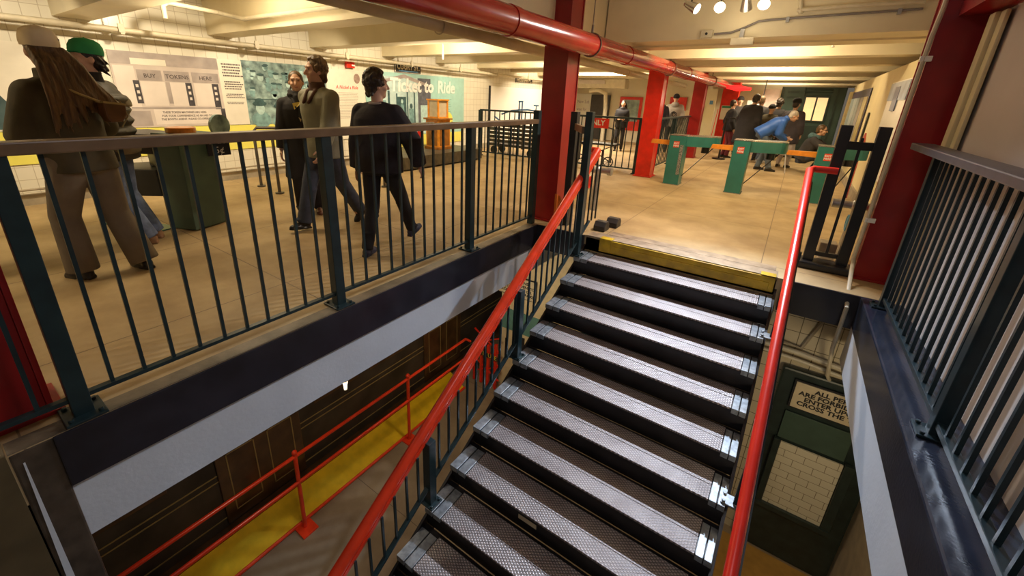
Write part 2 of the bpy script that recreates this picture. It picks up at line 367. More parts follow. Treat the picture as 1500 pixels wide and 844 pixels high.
# ------------------------------------------------------------------ stair
NST, RUN, RISE, Y0 = 19, .293, .1695, 4.30
SXL, SXR = -1.70, .15
M_tread = tread_mat('diamond_tread_plate')
M_step = mat('black_step_paint', (.013, .011, .012), .34, noise=.5, nscale=6, bump=.12, bscale=18)
M_cap = mat('worn_angle_iron', (.30, .32, .34), .36, metal=.6, noise=.3, nscale=25)
st = thing('staircase', 'wide black staircase with diamond plate metal treads going down to the platform', 'staircase', (-.78, Y0, 0))
def stairpt(i): return Y0-RUN*i, -RISE*i
for i in range(1, NST):
    y, z = stairpt(i)
    g = G(); g.prism([(y-.012, z-.004), (y-.012, z-.020), (y+RUN-.03, z-.020), (y+RUN-.03, z-.004)], 0, SXL+.16, SXR-.10)
    g.box(SXL+.16, y+.118, z-.004, SXR-.10, y+.121, z-.0035)
    t = link('tread', g, M_tread, st, bev=.002); t['label'] = 'pale diamond plate tread'
    g = G(); g.prism([(y-.002, z-.018), (y+.010, z-RISE-.02), (y+.03, z-RISE-.02), (y+.03, z-.05), (y+RUN, z-.05), (y+RUN, z-.018)], 0, SXL, SXR)
    g.cyl((SXL+.01, y+.004, z-.026), (SXR-.01, y+.004, z-.026), .011, n=8)
    link('riser', g, M_step, st)
    for x0, x1 in ((SXL, SXL+.075), (SXL+.085, SXL+.155), (SXR-.095, SXR-.05), (SXR-.043, SXR)):
        g = G(); g.box(x0, y-.018, z-.045, x1, y+RUN-.05, z+.001); link('end_bracket', g, M_cap, st, bev=.003)
# top edge: worn landing plates and the yellow board on the first riser
g = G(); g.box(SXL, Y0-.004, -.02, SXR, Y0+.17, .006); g.box(SXL+.2, Y0+.18, -.02, SXR-.02, Y0+.32, .005)
link('landing_plate', g, mat('worn_landing_plate', (.33, .25, .17), .45, metal=.2, noise=.3, nscale=8), st, bev=.002)
g = G(); g.box(SXL, Y0, -RISE, SXR, Y0+.03, -.021); link('riser', g, M_step, st)
g = G(); g.box(SXL+.17, Y0-.022, -.145, SXR-.01, Y0-.004, -.004); g.box(SXL+.17, Y0-.028, -.145, SXL+.30, Y0-.02, .008)
g.box(SXL+.17, Y0-.025, .004, SXL+.31, Y0+.07, .010); g.box(SXR-.13, Y0-.025, .004, SXR-.01, Y0+.07, .010)
g.box(SXL+.33, Y0-.027, -.135, SXR-.05, Y0-.02, -.055)
b = link('edge_board', g, M_yellow, st, bev=.004); b['label'] = 'yellow painted board on the top riser'
for x in (SXL, SXR):
    g = G(); pts = []
    for i in range(0, NST-1):
        y, z = stairpt(i); pts += [(y, z-.03), (y, z-RISE-.0)] if False else [(y+.01, z-.03)]
    y, z = stairpt(NST-1)
    sgn = .02 if x > 0 else -.02
    g.prism([(Y0+.02, -.10), (Y0+.02, -.42), (y, z-.32), (y, z-.10)], 0, x, x+sgn)
    link('stringer', g, M_step, st)
y7, z7 = stairpt(8)
g = G(); g.obox((-.98, y7-.004+.006, z7-.08), (1, 0, .0), (0, 1, 0), (0, 0, 1), .075, .002, .02)
tag(link('paper_tape', g, mat('cream_tape', (.62, .52, .34), .6)), 'short strip of cream tape stuck on a black stair riser', 'tape')
# ------------------------------------------------------------------ railings of the opening
def baluster(parent, x, y, z0, z1, m, s=.016):
    g = G(); g.box(x-s/2, y-s/2, z0, x+s/2, y+s/2, z1); link('baluster', g, m, parent)
def foot(parent, x, y, z, m, s=.09):
    g = G(); g.box(x-s, y-s*.85, z, x+s, y+s*.85, z+.012)
    for a in (-1, 1):
        for b_ in (-1, 1): g.cyl((x+a*s*.72, y+b_*s*.6, z+.012), (x+a*s*.72, y+b_*s*.6, z+.026), .011, n=6)
    link('foot_plate', g, m, parent, bev=.003)
RX = -2.43
posts = (.2, 1.57, 3.07, 4.28)
rl = thing('railing', 'long dark teal railing with a brown top rail left of the stair opening', 'railing', (RX, 2.2, 0))
for i, y in enumerate(posts):
    g = G(); g.box(RX-.035, y-.035, 0, RX+.035, y+.035, 1.19 if i < 3 else 1.33); link('post', g, M_teal, rl, bev=.004)
    if i < 3: foot(rl, RX+.0, y, .004, M_teal, .085)
g = G(); g.box(RX-.045, -1.2, 1.185, RX+.045, posts[-1]-.03, 1.235); link('top_rail', g, M_brownrail, rl, bev=.006)
g = G()
for a, b_ in zip((-1.2,)+posts[:-1], posts): g.box(RX-.018, a+.03, .085, RX+.018, b_-.03, .105)
link('bottom_rail', g, M_teal, rl, bev=.002)
for a, b_ in zip((-1.2,)+posts[:-1], posts):
    n = round((b_-a)/.128)
    for j in range(1, n):
        y = a+(b_-a)*j/n
        if y > -.75: baluster(rl, RX, y, .10, 1.19, M_teal)
# right railing
RX2 = .855
rr = thing('railing', 'dark railing with a broad grey top rail on the right-hand curb by the pale wall', 'railing', (RX2, 2.0, 0))
rp = (4.15, 2.52, .9)
for y in rp:
    g = G(); g.box(RX2-.03, y-.03, 0, RX2+.03, y+.03, 1.18); link('post', g, M_tealdk, rr, bev=.004); foot(rr, RX2, y, .002, M_tealdk, .075)
g = G(); g.box(RX2-.10, -.6, 1.185, RX2+.035, 4.55, 1.235); link('top_rail', g, mat('grey_rail_paint', (.10, .095, .11), .35, noise=.2), rr, bev=.008)
g = G(); g.box(RX2-.02, -.6, .06, RX2+.02, 4.15, .09); link('bottom_rail', g, M_tealdk, rr, bev=.003)
y = 4.05
while y > -.1:
    if min(abs(y-q) for q in rp) > .06: baluster(rr, RX2, y, .085, 1.18, M_tealdk, .017)
    y -= .118
# stair railing with its red handrail, left
def hz(y): return .905+(y-4.37)*.661
sl = thing('stair_railing', 'teal baluster railing with a thick orange-red handrail down the left of the stair', 'railing', (SXL, 2.5, -.9))
SRX = SXL-.0
a = (SRX-.03, 4.42, hz(4.42)); b_ = (SRX-.045, .45, hz(.45))
g = G(); g.tube([a, b_], .040, 16); g.bar((SRX-.02, 4.42, hz(4.42)-.045), (SRX-.03, .45, hz(.45)-.045), .05, .03)
g.tube([(SRX-.03, 4.42, hz(4.42)), (SRX-.08, 4.45, hz(4.42)+.0), (SRX-.15, 4.45, hz(4.42))], .034, 12)
g.ell((SRX-.03, 4.42, hz(4.42)), .037)
h = link('handrail', g, M_rail, sl, smooth=True); h['label'] = 'orange-red handrail'
def bz(y): return (y-Y0)*(RISE/RUN)+.155
g = G(); g.bar((SRX, 4.32, bz(4.32)), (SRX, -.6, bz(-.6)), .036, .016); link('bottom_rail', g, M_teal, sl, bev=.002)
for i in (1, 5, 9, 13):
    y, z = stairpt(i); y += .045; z += .002
    g = G(); top = 1.35 if i == 1 else hz(y)-.075
    g.box(SRX-.035, y-.035, z, SRX+.035, y+.035, top); link('post', g, M_teal, sl, bev=.004); foot(sl, SRX+.0, y, z, M_teal, .07)
y = 4.5
while y > -.5:
    if min(abs(y-(stairpt(i)[0]+.045)) for i in (1, 5, 9, 13)) > .06:
        baluster(sl, SRX, y, bz(min(y, 4.3)), hz(y)-.055 if y < 4.42 else .94, M_teal, .015)
    y -= .112
# right handrail
SQ = .175
def hz2(y): return .95+(y-4.6)*.537
sr = thing('stair_handrail', 'round red handrail sloping down the right edge of the stair', 'handrail', (SQ, 2.5, -.8))
g = G(); g.tube([(SQ+.2, 4.66, .95), (SQ+.03, 4.66, .95), (SQ, 4.60, .945), (SQ+.03, .4, hz2(.4))], .030, 14)
link('handrail', g, M_redb, sr, smooth=True)
g = G(); g.bar((SQ+.035, 4.5, hz2(4.5)-.06), (SQ+.065, .4, hz2(.4)-.06), .012, .05); link('side_rail', g, M_tealdk, sr)
for i in (2, 6, 10):
    y, z = stairpt(i)
    g = G(); g.bar((SQ+.03, y+.05, z), (SQ+.045, y+.05, hz2(y)-.05), .035); link('post', g, M_tealdk, sr, bev=.003); foot(sr, SQ, y+.05, z, M_cap, .055)
# ------------------------------------------------------------------ red columns
def column(x, y, w, d, m, label, z0=0, z1=2.72):
    t = thing('steel_column', label, 'column', (x, y, z0), group=None)
    g = G(); tk = .022
    g.box(x-w/2, y-d/2, z0, x+w/2, y-d/2+tk, z1).box(x-w/2, y+d/2-tk, z0, x+w/2, y+d/2, z1).box(x-tk/2, y-d/2+tk, z0, x+tk/2, y+d/2-tk, z1)
    g.box(x-w/2+.01, y-d/2+tk, z0, x-w/2+.02, y+d/2-tk, z1).box(x+w/2-.02, y-d/2+tk, z0, x+w/2-.01, y+d/2-tk, z1)
    link('shaft', g, m, t, bev=.003)
    g = G(); g.box(x-w/2-.03, y-d/2-.03, z0, x+w/2+.03, y+d/2+.03, z0+.02); link('base_plate', g, m, t, bev=.003)
    return t
column(-2.37, 4.66, .30, .32, M_red, 'nearest tall red steel column at the head of the stair')
column(-2.41, 8.90, .30, .32, M_redb, 'bright red steel column left of the first green turnstile')
column(-2.38, 13.1, .30, .32, M_red, 'dark red steel column behind the first turnstile, before the pale door')
column(-2.13, 17.3, .50, .40, M_redb, 'far bright red column with a paper notice on it')
column(.855, 4.93, .29, .32, M_red, 'large dark red column right of the stair, beside the valve', -.0, 2.72)
column(-2.66, .02, .22, .22, M_red, 'dark red column foot at the left picture edge')
# ------------------------------------------------------------------ overhead pipes
PX, PZ = -2.06, 2.035
t = thing('sprinkler_main', 'fat glossy red pipe running the length of the ceiling past the red columns', 'pipe', (PX, 8, PZ))
g = G(); g.tube([(PX, -1.5, PZ), (PX, 20, PZ+.0)], .112, 24); link('pipe', g, M_redp, t, smooth=True)
for y in (4.72, 8.2, 12.6):
    g = G(); g.tube([(PX+.118*math.cos(a_), y, PZ+.118*math.sin(a_)) for a_ in [2*math.pi*k/20 for k in range(20)]], .010, 6, closed=True)
    g.cyl((PX, y, PZ+.11), (PX, y, PZ+.2), .012); g.cyl((PX, y, PZ+.2), (PX, y, 2.72), .006)
    link('hanger', g, mat('hanger_steel', (.25, .2, .16), .4, metal=.6), t)
for y in (3.1, 5.9, 9.6):
    g = G(); g.cyl((PX, y-.05, PZ), (PX, y+.05, PZ), .119, n=24); link('coupling', g, M_redp, t, smooth=True)
t = thing('drain_pipe', 'beige painted pipe hung under the beams left of the red pipe', 'pipe', (-3.2, 5, 2.1))
g = G(); g.tube([(-3.2, -1.5, 2.22), (-3.2, 3, 2.14), (-3.2, 5, 2.095), (-3.2, 8.4, 2.05), (-3.2, 15, 1.99)], .068, 16); link('pipe', g, M_pipe, t, smooth=True)
for y in (3.5, 6.0, 9.3):
    g = G(); g.tube([(-3.2+.076*math.cos(a_), y, 2.095-(y-5)*.015+.076*math.sin(a_)) for a_ in [2*math.pi*k/16 for k in range(16)]], .007, 6, closed=True)
    g.cyl((-3.2, y, 2.16), (-3.2, y, 2.72), .006); link('hanger', g, M_pipe, t)
# ================================================================== wall graphics, left wall
XS = XW+.004
M_pwhite = mat('panel_white', (.80, .76, .66), .35, noise=.03)
M_pgrey = mat('photo_light_grey', (.60, .53, .49), .35, noise=.12, nscale=3)
M_pgrey2 = mat('photo_mid_grey', (.40, .35, .335), .35, noise=.2, nscale=4)
M_pgrey3 = mat('photo_pale_grey', (.74, .67, .62), .35, noise=.06, nscale=4)
M_pdark = mat('photo_dark', (.07, .065, .075), .35, noise=.3)
M_ink = mat('grey_ink', (.10, .08, .08), .5, noise=0)
M_inkl = mat('light_ink', (.45, .40, .35), .5, noise=0)
M_photo = mat('teal_photo_print', (.42, .60, .58), .35, noise=0, nscale=7, col2=(.05, .09, .10))
M_aqua = mat('aqua_panel', (.36, .62, .58), .35, noise=.05)
M_aquab = mat('aqua_photo_pale', (.50, .66, .66), .35, noise=.2, nscale=6)
M_wletter = mat('white_letter', (.88, .88, .84), .4, noise=0)
M_rletter = mat('red_letter', (.70, .06, .05), .4, noise=0)
M_blackp = mat('sign_black', (.02, .02, .022), .35, noise=.1)
def panel(name, y0, z0, y1, z1, m, parent=None, dx=0.0, th=.012):
    g = G(); g.box(XS+dx, y0, z0, XS+dx+th, y1, z1); return link(name, g, m, parent)
def wthing(name, label, cat, y, z, group=None): return thing(name, label, cat, (XS, y, z), 0, group)
YD, ZD = (0, 1, 0), (0, 0, 1)
# yellow stripe
tag(panel('wall_stripe', -2.5, .49, 4.85, .87, M_yband), 'long yellow stripe panel under the photo murals on the left wall', 'panel')
# white end panel and dark figure photo at far left
t = wthing('mural', 'pale mural with a dark draped figure, leftmost on the tiled wall', 'mural', .8, .88)
panel('board', -1.6, .88, 1.86, 1.86, M_pwhite, t)
g = G(); g.prism([(.05, .9), (.98, .9), (.92, 1.12), (.80, 1.35), (.66, 1.5), (.5, 1.58), (.3, 1.6), (.05, 1.62)], 0, XS+.013, XS+.015)
o = link('print', g, mat('slate_print', (.07, .12, .13), .4, noise=.4, nscale=4), t); o['label'] = 'slate blue draped figure'
# BUY TOKENS HERE photo
t = wthing('mural', 'grey photo mural of a token window reading Buy Tokens Here', 'mural', 2.5, .88)
panel('board', 1.88, .88, 3.17, 1.86, M_pgrey, t)
g = G(); X1 = XS+.013
def R(y0, z0, y1, z1, m, l=0): g.use(m).box(X1+l*.0012, y0, z0, X1+l*.0012+.001, y1, z1)
R(1.88, 1.70, 3.17, 1.86, M_pgrey2); R(2.10, 1.70, 2.5, 1.78, M_pwhite, 1)
R(1.90, 1.12, 2.12, 1.68, M_pgrey3); R(2.14, 1.50, 2.42, 1.64, M_pgrey2, 1); R(2.45, 1.50, 2.76, 1.64, M_pgrey2, 1); R(2.79, 1.50, 3.15, 1.64, M_pgrey2, 1)
R(2.16, 1.17, 2.44, 1.49, M_pgrey3); R(2.50, 1.17, 2.76, 1.49, M_pgrey3); R(2.80, 1.17, 3.08, 1.49, M_pgrey3)
R(2.08, 1.20, 2.15, 1.50, M_pdark, 1); R(2.45, 1.20, 2.50, 1.49, M_pgrey2, 1); R(2.69, 1.17, 2.77, 1.49, M_pdark, 1); R(3.04, 1.12, 3.13, 1.49, M_pdark, 1)
for z in (1.25, 1.33, 1.41):
    R(2.10, z, 2.13, z+.04, M_pgrey3, 2); R(2.715, z, 2.745, z+.04, M_pgrey3, 2); R(3.065, z, 3.10, z+.04, M_pgrey3, 2)
R(2.0, 1.13, 3.12, 1.15, M_pgrey2, 2); R(2.24, .91, 3.10, 1.12, M_pgrey3, 1); R(1.90, .90, 2.2, 1.1, M_pgrey2); R(3.11, .88, 3.17, 1.13, M_pdark, 2)
link('print', g, None, t)
for s_, y in (('Buy', 2.28), ('Tokens', 2.605), ('Here', 2.97)):
    text(s_.upper(), .075, (X1+.0045, y, 1.54), YD, ZD, M_ink, t, align='CENTER', depth=.0006, bold=.001)
for k, s_ in enumerate(('THESE TOKEN MACHINES ARE HERE', 'FOR YOUR CONVENIENCE AS AN AID TO', 'THE BOOTH AGENT. PLEASE CO-OPERATE')):
    text(s_, .040, (X1+.0035, 2.34-.015*k, 1.065-.048*k), YD, ZD, M_ink, t, depth=.0006, sx=.86, bold=.0006)
# column of text
t = wthing('text_panel', 'narrow white panel of grey text between the two photo murals', 'panel', 3.35, .88)
panel('board', 3.17, .88, 3.52, 1.86, M_pwhite, t)
g = G(); z = 1.80
for k, n in enumerate((5, 4, 3, 2)):
    for j in range(n):
        h = (.022, .018, .013, .010)[k]; w0 = .03+.02*((j*7+k) % 3)/3; w1 = .30-.035*((j*5+k*3) % 4)/3
        y = 3.19+w0
        while y < 3.19+w1:
            w = .012+.02*random.random(); g.box(XS+.012, y, z-h, XS+.0135, y+w, z); y += w+.006
        z -= h*1.9
    z -= .05
link('printed_lines', g, M_ink, t)
# two-up crowd photo
t = wthing('mural', 'blue-green mural of a crowd in hats beside the narrow text panel', 'mural', 4.2, .88)
panel('board', 3.52, .87, 5.02, 1.87, M_photo, t)
g = G(); X1 = XS+.013; rr_ = random.Random(3)
def disc(y, z, r, ry=None, n=14, m=None, l=0):
    ry = ry or r; g.use(m).prism([(y+r*math.cos(2*math.pi*i/n), z+ry*math.sin(2*math.pi*i/n)) for i in range(n)], 0, X1+l*.0012, X1+l*.0012+.001)
M_ph1 = mat('print_pale_teal', (.45, .64, .63), .4, noise=.15, nscale=15); M_ph2 = mat('print_dark_teal', (.05, .11, .12), .4, noise=.3, nscale=15); M_ph3 = mat('print_mid_teal', (.20, .36, .37), .4, noise=.3, nscale=12)
for k in range(46):
    y = 3.60+1.30*rr_.random(); z = 1.33+.46*rr_.random(); r = .022+.03*rr_.random()
    disc(y, z, r, r*1.25, m=M_ph1 if k % 3 else M_ph3, l=(k % 4)); disc(y, z+r*.9, r*1.3, r*.45, m=M_ph2 if k % 2 else M_ph3, l=4+(k % 3))
for y, z, r in ((3.72, 1.17, .10), (4.05, 1.13, .09), (4.38, 1.16, .10), (4.72, 1.17, .10)):
    disc(y, z-.22, r*1.6, r*1.3, m=M_ph3, l=6); disc(y, z-.04, r*.75, r, m=M_ph1, l=7); disc(y, z+.04, r*1.15, r*.42, m=M_ph2, l=8); disc(y, z+.075, r*.75, r*.5, m=M_ph2, l=9)
g.use(M_ph2).box(X1+.006, 3.53, 1.275, X1+.0075, 4.9, 1.285)
link('print', g, None, t)
# A Nickel a Ride
t = wthing('text_panel', 'white panel headed A Nickel a Ride in red with a round coin', 'panel', 5.45, .5)
panel('board', 5.02, .53, 5.90, 1.85, M_pwhite, t)
text('A Nickel a Ride', .088, (XS+.0135, 5.22, 1.50), YD, ZD, M_rletter, t, depth=.0008, shear=.2, sx=.92, bold=.001)
g = G(); disc(5.72, 1.70, .075, .095, m=mat('coin_print', (.34, .24, .20), .4, noise=.25, nscale=30)); link('coin_print', g, None, t)
g = G()
for k in range(17):
    z = 1.42-.030*k; w = .45-.05*((k*3) % 4)/3; y = 5.27
    while y < 5.27+w: q = .015+.03*random.random(); g.box(XS+.012, y, z, XS+.0132, y+q, z+.010); y += q+.006
link('printed_lines', g, M_inkl, t)
# Ticket to Ride
t = wthing('mural', 'aqua mural with big white words Ticket to Ride and a station photo', 'mural', 7.5, .5)
panel('board', 5.92, .53, 9.13, 1.88, M_aqua, t)
g = G(); X1 = XS+.013
def Rq(y0, z0, y1, z1, m, l=0): g.use(m).box(X1+l*.0012, y0, z0, X1+l*.0012+.001, y1, z1)
Rq(6.05, .55, 7.85, 1.80, M_aquab); Rq(7.42, .75, 7.85, 1.80, mat('print_charcoal', (.12, .13, .16), .4, noise=.3), 1)
g.use(M_pgrey2).prism([(6.1, 1.66), (7.0, 1.86), (7.85, 1.66), (7.85, 1.60), (7.0, 1.78), (6.1, 1.60)], 0, X1+.002, X1+.003)
for y0, y1, z0, z1 in ((6.50, 6.56, .9, 1.5), (6.74, 6.78, .8, 1.45), (7.28, 7.32, .8, 1.5), (7.06, 7.10, .8, 1.5)): Rq(y0, z0, y1, z1, M_ph2, 2)
Rq(6.78, .85, 7.04, 1.38, M_ph2, 2); disc(6.91, 1.28, .035, .05, m=M_ph1, l=4); disc(6.91, 1.08, .06, .17, m=M_ph3, l=4)
Rq(7.12, .7, 7.27, 1.12, M_ph3, 3); disc(7.19, 1.18, .045, .06, m=M_ph2, l=4); Rq(7.5, .8, 7.8, 1.2, M_ph1, 3); Rq(6.10, .75, 6.45, 1.3, M_ph3, 2)
link('print', g, None, t)
text('Ticket to', .39, (X1+.008, 6.57, 1.50), YD, ZD, M_wletter, t, depth=.0006, bold=.014, fit=1.38, shear=.08)
text('Ride', .39, (X1+.008, 8.08, 1.50), YD, ZD, mat('pale_letter', (.66, .78, .74), .4, noise=0), t, depth=.0006, bold=.014, fit=.66, shear=.08)
g = G()
for k in range(14): g.box(X1, 8.05, 1.34-.042*k, X1+.001, 8.62-.1*((k*3) % 4)/3, 1.352-.042*k)
link('printed_lines', g, mat('aqua_ink', (.20, .40, .38), .5, noise=0), t)
tag(panel('wall_stripe', 5.92, .27, 9.13, .53, M_yband), 'short yellow stripe panel under the aqua mural', 'panel')
g = G()
for i, (y, z) in enumerate(((7.05, .44), (7.42, .52), (8.42, .46))):
    g = G(); g.cyl((XS+.012, y, z), (XS+.02, y, z), .085, n=20); o = link('ticket_disc', g, mat('red_disc', (.66, .03, .02), .4))
    tag(o, ('red disc left of the oak fare box on the yellow stripe', 'red disc directly behind the oak fare box', 'red disc right of the oak fare box on the yellow stripe')[i], 'disc', 'red discs on the stripe')
g = G(); g.cyl((XS+.0165, 8.45, .84), (XS+.03, 8.45, .84), .20, n=28); tag(link('yellow_disc', g, M_yband), 'large plain yellow disc on the aqua mural right of the fare box', 'disc')
# wall signs
def board_sign(name, label, y0, z0, y1, z1, s_, size, under=None):
    t = thing(name, label, 'sign', (XS, (y0+y1)/2, z0))
    g = G(); g.box(XS, y0, z0, XS+.03, y1, z1); link('board', g, M_blackp, t, bev=.003)
    g = G(); X = XS+.031
    for a, b_, c, d in ((y0, z0, y1, z0+.008), (y0, z1-.008, y1, z1), (y0, z0, y0+.008, z1), (y1-.008, z0, y1, z1)): g.box(X-.001, a, b_, X+.001, c, d)
    link('border', g, M_pwhite, t)
    text(s_, size, (X, (y0+y1)/2, (z0+z1)/2-size*.34+(.02 if under else 0)), YD, ZD, M_pwhite, t, align='CENTER', depth=.001, bold=.006, fit=(y1-y0)*.88)
    if under: g = G(); g.box(X-.001, y0+.1, z0+.03, X+.001, y1-.1, z0+.045); link('underline', g, mat('sign_blue', (.12, .3, .5), .4), t)
board_sign('station_sign', 'black station sign reading Court St. above the aqua mural', 6.74, 1.89, 7.52, 2.12, 'COURT ST.', .19, under=1)
board_sign('station_sign', 'small black station sign farther along the left wall, left of the nearest column', 11.66, 1.90, 12.66, 2.06, 'HOSKINS PL.', .15)
t = thing('fire_alarm', 'red fire alarm light on the tile above A Nickel a Ride', 'alarm', (XS, 5.55, 1.9))
g = G(); g.box(XS, 5.47, 1.89, XS+.06, 5.66, 2.0); link('housing', g, M_redb, t, bev=.006)
g = G(); g.box(XS+.055, 5.58, 1.925, XS+.075, 5.655, 1.955); link('strobe_lens', g, M_wletter, t, bev=.003)
# white projection board beyond the mural
t = thing('display_board', 'large white board with a thin black left edge on the left wall', 'board', (XS, 11.2, .3))
g = G(); g.box(XS, 10.3, .3, XS+.03, 13.4, 1.74); link('board', g, M_wletter, t)
g = G(); g.box(XS, 10.27, .3, XS+.05, 10.31, 1.75); link('edge', g, M_blackp, t)
# pipes along the left wall
t = thing('wall_conduit', 'cream painted pipe and tray running high along the tiled left wall', 'pipe', (-7.1, 3, 2.1))
g = G(); g.tube([(-7.2, -1.5, 2.10), (-7.2, 14.6, 2.02)], .032, 10); g.tube([(-7.32, -1.5, 2.13), (-7.32, 14.6, 2.05)], .016, 8)
link('pipe', g, M_conduit, t, smooth=True)
for y in [.35+1.65*k for k in range(9)]:
    g = G(); zz = 2.10-.0047*(y+1.5); g.box(-7.5, y-.02, zz-.05, -7.14, y+.02, zz-.032); g.cyl((-7.16, y, zz-.05), (-7.16, y, 2.5), .008, n=6); g.box(-7.17, y-.03, zz-.03, -7.15, y+.03, zz+.07)
    link('bracket', g, M_conduit, t)
t = thing('bent_conduit', 'white pipe elbow hanging between two ceiling beams near the left wall', 'pipe', (-6.6, 2.6, 2.3))
g = G(); g.tube([(-6.6, 2.30, 2.22), (-6.6, 2.30, 2.36), (-6.6, 2.36, 2.40), (-6.6, 2.92, 2.38), (-6.2, 3.04, 2.30), (-4.2, 3.06, 2.30)], .028, 10); link('pipe', g, M_conduit, t, smooth=True)
t = thing('skirting_pipe', 'thin pipe on stand-offs along the foot of the left wall', 'pipe', (-7.4, 3, .1))
g = G(); g.tube([(-7.40, -1.5, .2), (-7.40, 5.4, .2)], .014, 8); link('pipe', g, M_base, t)
for y in (.6, 1.9, 2.75, 4.4):
    g = G(); g.box(-7.498, y-.03, .15, -7.40, y+.03, .25); link('clip', g, M_conduit, t)
# ================================================================== far left room
t = thing('text_panel', 'white wall board headed New Subways in the far left room', 'board', (-7.2, YF-.05, .8))
g = G(); g.box(-7.48, YF-.03, .35, -6.82, YF-.01, 1.69); link('board', g, M_wletter, t)
text('New Sub', .19, (-7.40, YF-.032, 1.33), (1, 0, 0), ZD, mat('mauve_ink', (.40, .32, .42), .5, noise=0), t, depth=.001, sx=.72)
text('ways for', .17, (-7.40, YF-.032, 1.05), (1, 0, 0), ZD, MATS['mauve_ink'], t, depth=.001, sx=.72)
g = G(); g.box(-6.79, YF-.12, 0, -6.05, YF-.01, 1.66); o = struct('door_1', g, mat('dark_doorway', (.055, .05, .05), .5))
t = thing('poster_case', 'red framed poster case behind the woman in black', 'poster', (-5.3, YF-.1, .4))
g = G(); g.box(-5.66, YF-.06, .42, -4.82, YF-.005, 1.62); link('frame', g, M_redb, t, bev=.006)
g = G(); g.box(-5.56, YF-.07, .75, -4.92, YF-.058, 1.52); link('poster', g, mat('grey_teal_poster', (.28, .38, .38), .3, noise=.4, nscale=5), t)
t = thing('duct', 'cream boxed duct with an elbow pipe high in the far left room', 'duct', (-6.2, 14.9, 1.8))
g = G(); g.box(-7.4, 14.7, 1.86, -5.05, 15.1, 2.16); link('box', g, M_conduit, t, bev=.01)
g = G(); g.tube([(-6.3, 14.7, 1.78), (-5.95, 14.75, 1.80), (-5.75, 14.85, 1.68), (-5.72, 14.9, 1.2), (-5.72, 14.9, .05)], .07, 12); link('elbow_pipe', g, M_conduit, t, smooth=True)
tag(link('station_sign', G().box(-6.7, 14.66, 2.0, -5.75, 14.69, 2.12), M_pgrey), 'pale grey sign strip on the cream duct', 'sign')
g = G(); g.box(-2.96, 16.3, 0, -2.42, 16.36, 1.95); o = struct('door_2', g, mat('pale_yellow_door', (.82, .76, .52), .4, noise=.02))
tag(link('door_notice', G().box(-2.60, 16.285, 1.46, -2.50, 16.298, 1.58), mat('blue_notice', (.10, .28, .55), .4)), 'small blue notice on the pale yellow door', 'notice')
# signs hanging in the far room
t = thing('hanging_sign', 'red notice board over the man in the grey hoodie', 'sign', (-3.6, 15.9, 1.5))
g = G(); g.box(-3.85, 16.1, 1.22, -3.30, 16.19, 1.66); link('board', g, M_redb, t)
text('STOP', .13, (-3.57, 15.895, 1.5), (1, 0, 0), ZD, M_wletter, t, align='CENTER', depth=.001, bold=.003) if False else None
# notice on the far red column
t = thing('paper_notice', 'white paper notice with a green header on the far red column', 'notice', (-2.12, 17.07, .98))
g = G(); g.box(-2.32, 17.075, .97, -1.98, 17.095, 1.44); link('sheet', g, M_wletter, t)
g = G(); g.box(-2.30, 17.068, 1.36, -2.0, 17.075, 1.43); link('header', g, mat('green_header', (.05, .32, .18), .4), t)
tag(link('roof_sign', G().tube([(-2.0, 15, 1.98), (-1.7, 15, 1.95), (-1.35, 14.9, 1.93)], [.05, .09, .04], 12), mat('lit_red_plastic', (.8, .02, .02), .3, emit=(1, .02, .02), estr=1.2), smooth=True), 'glowing red lamp housing at the far end of the red pipe', 'lamp')
t = thing('bulb_lamp', 'bare bright bulb over the crowd at the far train', 'lamp', (-.98, 14.8, 1.6))
g = G(); g.ell((-.98, 14.8, 1.63), .055); link('bulb', g, mat('bulb_glow', (1, .9, .7), .3, emit=(1, .82, .5), estr=14), t, smooth=True)
g = G(); g.cyl((-.98, 14.8, 1.68), (-.98, 14.8, 2.2), .012); link('cord', g, M_blackp, t)
lamp('POINT', 'bulb_light', (-.98, 14.7, 1.58), 14, WARM2, .06)
# ================================================================== fences around the far floor
def fence(label, pts, ztop=1.13, step=.14, pstep=2.1, skip_ends=()):
    p0, p1 = Vector(pts[0]), Vector(pts[1]); L = (p1-p0).length; d = (p1-p0)/L
    t = thing('railing', label, 'railing', tuple((p0+p1)/2))
    g = G(); g.bar(p0+Vector((0, 0, ztop)), p1+Vector((0, 0, ztop)), .07, .04); link('top_rail', g, M_teal, t, bev=.004)
    g = G(); g.bar(p0+Vector((0, 0, .1)), p1+Vector((0, 0, .1)), .03, .025); link('bottom_rail', g, M_teal, t)
    n = max(1, round(L/pstep))
    for i in range(n+1):
        p = p0+d*(L*i/n); g = G(); g.box(p.x-.04, p.y-.04, 0, p.x+.04, p.y+.04, ztop); link('post', g, M_teal, t); foot(t, p.x, p.y, 0, M_teal, .07)
    k = int(L/step)
    for i in range(1, k):
        p = p0+d*(L*i/k)
        if min((p-(p0+d*(L*j/n))).length for j in range(n+1)) > .06: baluster(t, p.x, p.y, .1, ztop, M_teal, .018)
    return t
fence('teal railing crossing the hall from the left wall to the bright red column', ((-6.62, 8.75, 0), (-2.62, 8.92, 0)), pstep=3.4)
fence('teal railing running back from the bright red column behind the turnstiles', ((-2.45, 9.3, 0), (-2.5, 13.0, 0)), pstep=1.8)
fence('short teal railing panel left of the fare crossing, standing at the wall end', ((-7.4, 8.75, 0), (-6.66, 8.75, 0)), pstep=.8) if False else None
t = thing('fence_sign', 'red plate with the white word ONLY on the far teal railing', 'sign', (-4.0, 8.7, .9))
a = at(858, 172, 1, 8.72); b_ = at(883, 188, 1, 8.72)
g = G(); g.box(a.x, 8.71, b_.z, b_.x+.12, 8.725, a.z); link('plate', g, M_redb, t)
